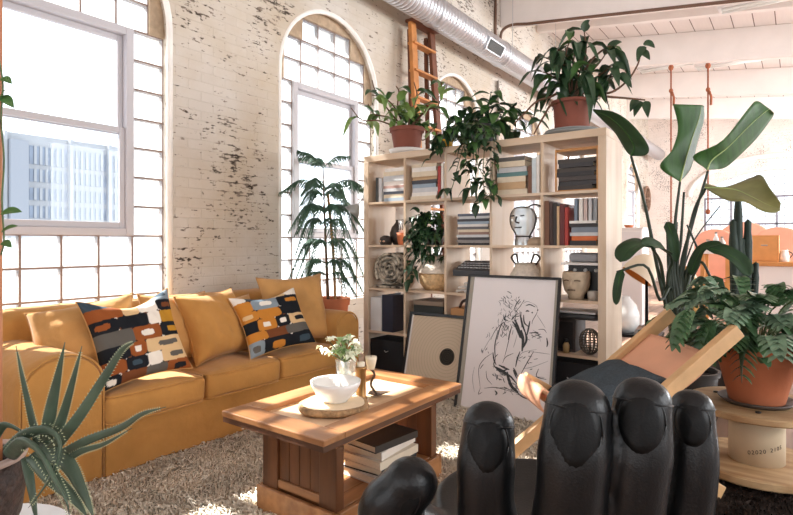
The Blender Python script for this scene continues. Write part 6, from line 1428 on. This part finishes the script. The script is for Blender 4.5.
MB().lathe(cp_, [(0, .001), (.028, .001), (.03, .006), (.022, .02), (.022, .13), (.026, .14), (.026, .15), (.018, .15), (0, .14)], 20).build('holder', mat('old_brass', (150, 112, 66), .35, .7), ch, True); MB().lathe(cp_, [(0, .14), (.017, .14), (.017, .168), (0, .170)], 16).build('candle', mat('candle_wax', (228, 216, 192), .5), ch, True)
c2_ = PZ(377, 396, TPZ); c2_.z = TPZ; bh = empty('candle_holder', c2_, 'curved dark metal holder with a white candle, right of the bronze one', 'candle holder')
b_ = MB(); b_.blade([c2_ + Vector((-.03, -.03, .012)), c2_ + Vector((.0, .0, .004)), c2_ + Vector((.04, .045, .016))], .07, (0, 0, 1), .35, 10, PRF); b_.build('leaf_base', mat('dark_bronze', (88, 70, 56), .4, .6), bh, True, solid=.003)
b_ = MB(); b_.tube(spline([c2_ + Vector((0, 0, .008)), c2_ + Vector((-.028, -.01, .05)), c2_ + Vector((-.015, 0, .095)), c2_ + Vector((-.03, -.006, .12))], 14), .006, 8); b_.build('stem', mat('dark_bronze', (88, 70, 56), .4, .6), bh, True)
b_ = MB(); b_.lathe(c2_ + Vector((-.03, -.006, .115)), [(0, 0), (.016, .004), (.026, .05), (.026, .062), (.004, .060), (0, .056)], 18); b_.build('candle', mat('candle_wax', (228, 216, 192), .5), bh, True)
b_ = MB(); b_.tube([c2_ + Vector((-.03, -.006, .17)), c2_ + Vector((-.03, -.006, .185))], .0015, 5); b_.build('wick', BLK, bh)
# books on the lower shelf
z = .126
for i, (th, rgb, lab) in enumerate((((.034), (196, 190, 182), 'pale grey book, bottom one of the stack under the coffee table'), (.03, (34, 36, 40), 'black book, second from the bottom of the stack under the coffee table'), (.034, (210, 198, 178), 'cream book, third from the bottom of the stack under the coffee table'), (.034, (222, 214, 204), 'white book, fourth from the bottom under the coffee table'), (.03, (46, 40, 36), 'very dark brown book, topmost of the stack under the coffee table'))):
    dx, dy = .20, .27; o = MB(); t = .003; W_ = .215 - .01 * (i % 2); 
    o.box((-W_ / 2, -dy / 2, 0), (W_ / 2, dy / 2, t)); o.box((-W_ / 2, -dy / 2, th - t), (W_ / 2, dy / 2, th)); o.box((W_ / 2 - t, -dy / 2, t), (W_ / 2, dy / 2, th - t))
    bo = o.build('book', cover(rgb), None, label=lab, cat='book', group='books under the coffee table'); bo.location = (-1.50 + .006 * (i % 3), 1.90 + .01 * (i % 2), z); bo.rotation_euler = (0, 0, (-.05, .04, -.02, .06, -.1)[i])
    pg = MB().box((-W_ / 2 + .004, -dy / 2 + .004, t), (W_ / 2 - t, dy / 2 - .004, th - t)).build('pages', PAGES); pg.parent = bo; z += th + .0006

# ================================================================== FAR END OF THE LOFT
CW_ = mat('counter_white', (232, 224, 220), .5); PLY = mat('orange_ply', (206, 142, 82), .5, 0, .1, 6, 0, None, .4); SAL = mat('salmon_fabric', (232, 168, 142), .85, 0, .05, 6)
ct = empty('kitchen_counter', (.3, 9.7, 0), 'long white counter with an orange wood top at the far right', 'counter')
cx0 = PY(738, 270, 9.4).x
MB().box((cx0, 9.42, .02), (1.6, 10.0, .80)).build('body', CW_, ct, bevel=.004); MB().box((cx0 - .03, 9.38, .80), (1.63, 10.03, .86)).build('worktop', PLY, ct, bevel=.004)
a, b_ = PY(750, 258, 9.5), PY(779, 233, 9.5); ob = empty('plywood_box', ((a.x + b_.x) / 2, 9.65, .86), 'square orange plywood box standing on the white counter', 'box')
ob_h = b_.z - a.z + .02
MB().box((a.x, 9.5, .861), (b_.x, 9.8, .86 + ob_h)).build('body', PLY, ob, bevel=.004); MB().box((a.x + .025, 9.495, .885), (b_.x - .025, 9.502, .86 + ob_h - .025)).build('front_panel', mat('orange_ply_light', (212, 146, 82), .45, 0, .06, 9), ob); MB().tube([((a.x + b_.x) / 2 - .04, 9.494, .86 + ob_h * .62), ((a.x + b_.x) / 2 + .04, 9.494, .86 + ob_h * .62)], .008, 8).build('handle', STEELP, ob)
a = PY(784, 262, 9.55)
kt = empty('enamel_jug', (a.x, 9.6, .86), 'white enamel jug on the counter right of the plywood box', 'jug'); MB().lathe(kt.location, [(0, .001), (.06, .001), (.065, .08), (.045, .15), (.05, .17), (.044, .17), (0, .15)], 20).build('body', mat('white_glaze', (230, 226, 222), .25), kt, True); MB().tube(spline([Vector(kt.location) + Vector((.055, 0, .15)), Vector(kt.location) + Vector((.1, 0, .11)), Vector(kt.location) + Vector((.062, 0, .05))], 10), .008, 6).build('handle', BLK, kt, True)
for px, pt_, w_, lab in ((715, 229, .62, 'leftmost of the three salmon round-backed chairs beyond the counter'), (744, 222, .86, 'largest, middle one of the three salmon round-backed chairs beyond the counter'), (779, 227, .72, 'rightmost of the three salmon round-backed chairs beyond the counter')):
    Yc = 11.8 if px == 744 else 10.7; p = PY(px, pt_, Yc); e_ = empty('round_backed_chair', (p.x, Yc, 0), lab, 'chair', 'salmon round-backed chairs'); r_ = w_ / 2
    MB().prism([(p.x - r_, .45), (p.x + r_, .45)] + [(p.x + r_ * cos(pi * k_ / 20), p.z - r_ * .8 + r_ * .8 * sin(pi * k_ / 20)) for k_ in range(21)], 'Y', Yc - .04, Yc + .06).build('backrest', SAL, e_, bevel=.02)
    MB().soft((p.x, Yc - .28, .42), (w_, .5, .14), .04, 5).build('seat', SAL, e_, True)
    for sx in (-1, 1):
        for sy in (-.48, 0.0): MB().tube([(p.x + sx * (r_ - .06), Yc + sy, .36), (p.x + sx * (r_ - .04), Yc + sy, 0)], .018, 8).build('leg', LWD, e_, True)
# high table with orange legs and small bottles
a, b_ = PY(699, 250, 8.3), PY(731, 250, 8.3); zt_ = a.z; ht = empty('high_table', ((a.x + b_.x) / 2, 8.5, 0), 'high white-topped table with orange wooden legs left of the counter', 'table')
MB().box((a.x, 8.3, zt_ - .05), (b_.x, 8.75, zt_)).build('table_top', CW_, ht, bevel=.004)
for x_ in (a.x + .04, b_.x - .04):
    for y_ in (8.34, 8.71): MB().box((x_ - .025, y_ - .025, 0), (x_ + .025, y_ + .025, zt_ - .05)).build('leg', PLY, ht)
MB().box((a.x + .05, 8.33, .55), (b_.x - .05, 8.36, .62)).build('cross_rail', PLY, ht)
for i, (px, h_, r_, rgb, lab) in enumerate(((708, .14, .05, (212, 206, 196), 'squat cream jar on the high table'), (716, .24, .035, (236, 232, 230), 'slim white bottle on the high table'), (722, .18, .04, (190, 182, 176), 'grey bottle on the high table, right of the white one'))):
    p = PY(px, 248, 8.45); j = empty('jar' if i == 0 else 'bottle', (p.x, 8.45, zt_), lab, 'jar' if i == 0 else 'bottle')
    MB().lathe(j.location, [(0, 0), (r_, 0), (r_, h_ * .6), (r_ * .4, h_ * .8), (r_ * .4, h_ * .92), (0, h_ * .92)], 16).build('body', mat('jar_%d' % i, rgb, .4), j, True); MB().lathe(Vector(j.location) + Vector((0, 0, h_ * .92)), [(0, 0), (r_ * .45, 0), (r_ * .45, h_ * .08), (0, h_ * .08)], 12).build('lid', mat('jar_lid', (120, 104, 92), .5), j, True)
# white cabinet, vases and lamp behind the bookcase
p = PD(630, 228, 7.6); cb2 = empty('white_cabinet', (p.x, p.y, 0), 'narrow white cabinet standing beyond the right end of the bookcase', 'cabinet')
MB().box((p.x - .2, p.y - .2, .02), (p.x + .2, p.y + .2, p.z - .02)).build('body', CW_, cb2, bevel=.004); MB().box((p.x - .22, p.y - .22, p.z - .02), (p.x + .22, p.y + .22, p.z)).build('top', CW_, cb2, bevel=.003)
MB().box((p.x - .18, p.y - .206, .1), (p.x + .18, p.y - .2, p.z - .06)).build('door', mat('cabinet_door', (222, 214, 212), .5), cb2, bevel=.002)
tr_ = PD(629, 226, 7.55); oc = empty('small_orange_bowl', (tr_.x, tr_.y, p.z), 'small orange bowl on the narrow white cabinet', 'bowl'); MB().lathe(oc.location, [(0, .001), (.04, .001), (.07, .04), (.065, .04), (0, .01)], 18).build('bowl', mat('orange_glaze', (196, 110, 60), .4), oc, True)
w = PX(647, 199, -3.52); wh = empty('spoked_wheel', (-3.52, w.y, w.z), 'old brown spoked wheel hanging on the window wall far down the room', 'wheel'); rw = .34
MB().tube([(-3.52, w.y + rw * cos(t), w.z + rw * sin(t)) for t in [2 * pi * k_ / 28 for k_ in range(29)]], .04, 8).build('rim', mat('rusty_brown', (126, 98, 80), .7, 0, .2, 20), wh, True)
sp2 = MB()
for k_ in range(6): a = 2 * pi * k_ / 6; sp2.bar((-3.52, w.y, w.z), (-3.52, w.y + rw * cos(a), w.z + rw * sin(a)), .03, .05, up=(1, 0, 0))
sp2.build('spokes', mat('rusty_brown', (126, 98, 80), .7, 0, .2, 20), wh)
MB().tube([(-3.596, w.y, w.z), (-3.45, w.y, w.z)], .06, 12).build('hub', mat('rusty_brown', (126, 98, 80), .7, 0, .2, 20), wh, True)
bs_ = PD(633, 345, 4.75); ls = empty('black_stand', (bs_.x, bs_.y, 0), 'black metal stand behind the right end of the bookcase', 'stand'); BST = mat('black_steel', (28, 28, 30), .35, .8)
MB().box((bs_.x - .22, bs_.y - .17, .33), (bs_.x + .22, bs_.y + .17, .355)).build('top', BST, ls, bevel=.003)
for sx in (-.2, .2):
    for sy in (-.15, .15): MB().box((bs_.x + sx - .015, bs_.y + sy - .015, 0), (bs_.x + sx + .015, bs_.y + sy + .015, .33)).build('leg', BST, ls)
v_ = Vector((bs_.x - .07, bs_.y - .02, .356)); MB().lathe(v_, [(0, 0), (.08, 0), (.125, .07), (.13, .15), (.10, .24), (.055, .29), (.05, .31), (.042, .31), (0, .28)], 28).build('white_vase', mat('white_ceramic', (236, 234, 230), .25), None, True, label='round white ceramic vase on the black stand behind the bookcase', cat='vase', origin=v_)
v2 = Vector((bs_.x + .1, bs_.y + .05, .356)); sl = empty('table_lamp', v2, 'table lamp with a cream tilted shade, orange inside, behind the bookcase', 'lamp')
MB().lathe(v2, [(0, 0), (.07, 0), (.07, .015), (.015, .03), (.012, .50), (0, .50)], 18).build('lamp_base', BST, sl, True)
sc_ = v2 + Vector((-.02, -.02, .56)); dv = Vector((-.5, -.35, -.8)).normalized(); b1 = dv.orthogonal().normalized(); b2 = dv.cross(b1)
for nm, m_, k0 in (('lamp_shade', mat('cream_shade', (232, 214, 188), .7), 1.0), ('shade_lining', mat('orange_lining', (214, 140, 60), .6), .965)):
    vs = []
    for r_, h_ in ((.02, -.12), (.07, -.10), (.115, -.04), (.14, .06), (.14, .10)):
        for k_ in range(24): t = 2 * pi * k_ / 24; vs.append(sc_ + dv * h_ * k0 + (b1 * cos(t) + b2 * sin(t)) * r_ * k0)
    MB().add(vs, [(i * 24 + k_, i * 24 + (k_ + 1) % 24, (i + 1) * 24 + (k_ + 1) % 24, (i + 1) * 24 + k_) for i in range(4) for k_ in range(24)]).build(nm, m_, sl, True)
g_ = PD(687, 300, 4.9); gs = empty('ochre_vase_stool', (g_.x, g_.y, 0), 'dark stool carrying the ochre vase behind the bird of paradise', 'stool'); gs.name = 'low_stool'
MB().lathe((g_.x, g_.y, .42), [(0, 0), (.17, 0), (.17, .03), (0, .03)], 24).build('seat', BST, gs)
for a in (.5, 2.1, 3.6, 5.2): MB().tube([(g_.x + .12 * cos(a), g_.y + .12 * sin(a), .42), (g_.x + .15 * cos(a), g_.y + .15 * sin(a), 0)], .014, 8).build('leg', BST, gs, True)
MB().lathe((g_.x, g_.y, .4505), [(0, 0), (.07, 0), (.115, .1), (.12, .22), (.09, .36), (.05, .44), (.055, .47), (.045, .47), (0, .42)], 28).build('ochre_vase', mat('ochre_glaze', (196, 150, 88), .45, 0, .12, 8), None, True, label='tall ochre vase on a low stool behind the bird of paradise', cat='vase', origin=(g_.x, g_.y, .4505))
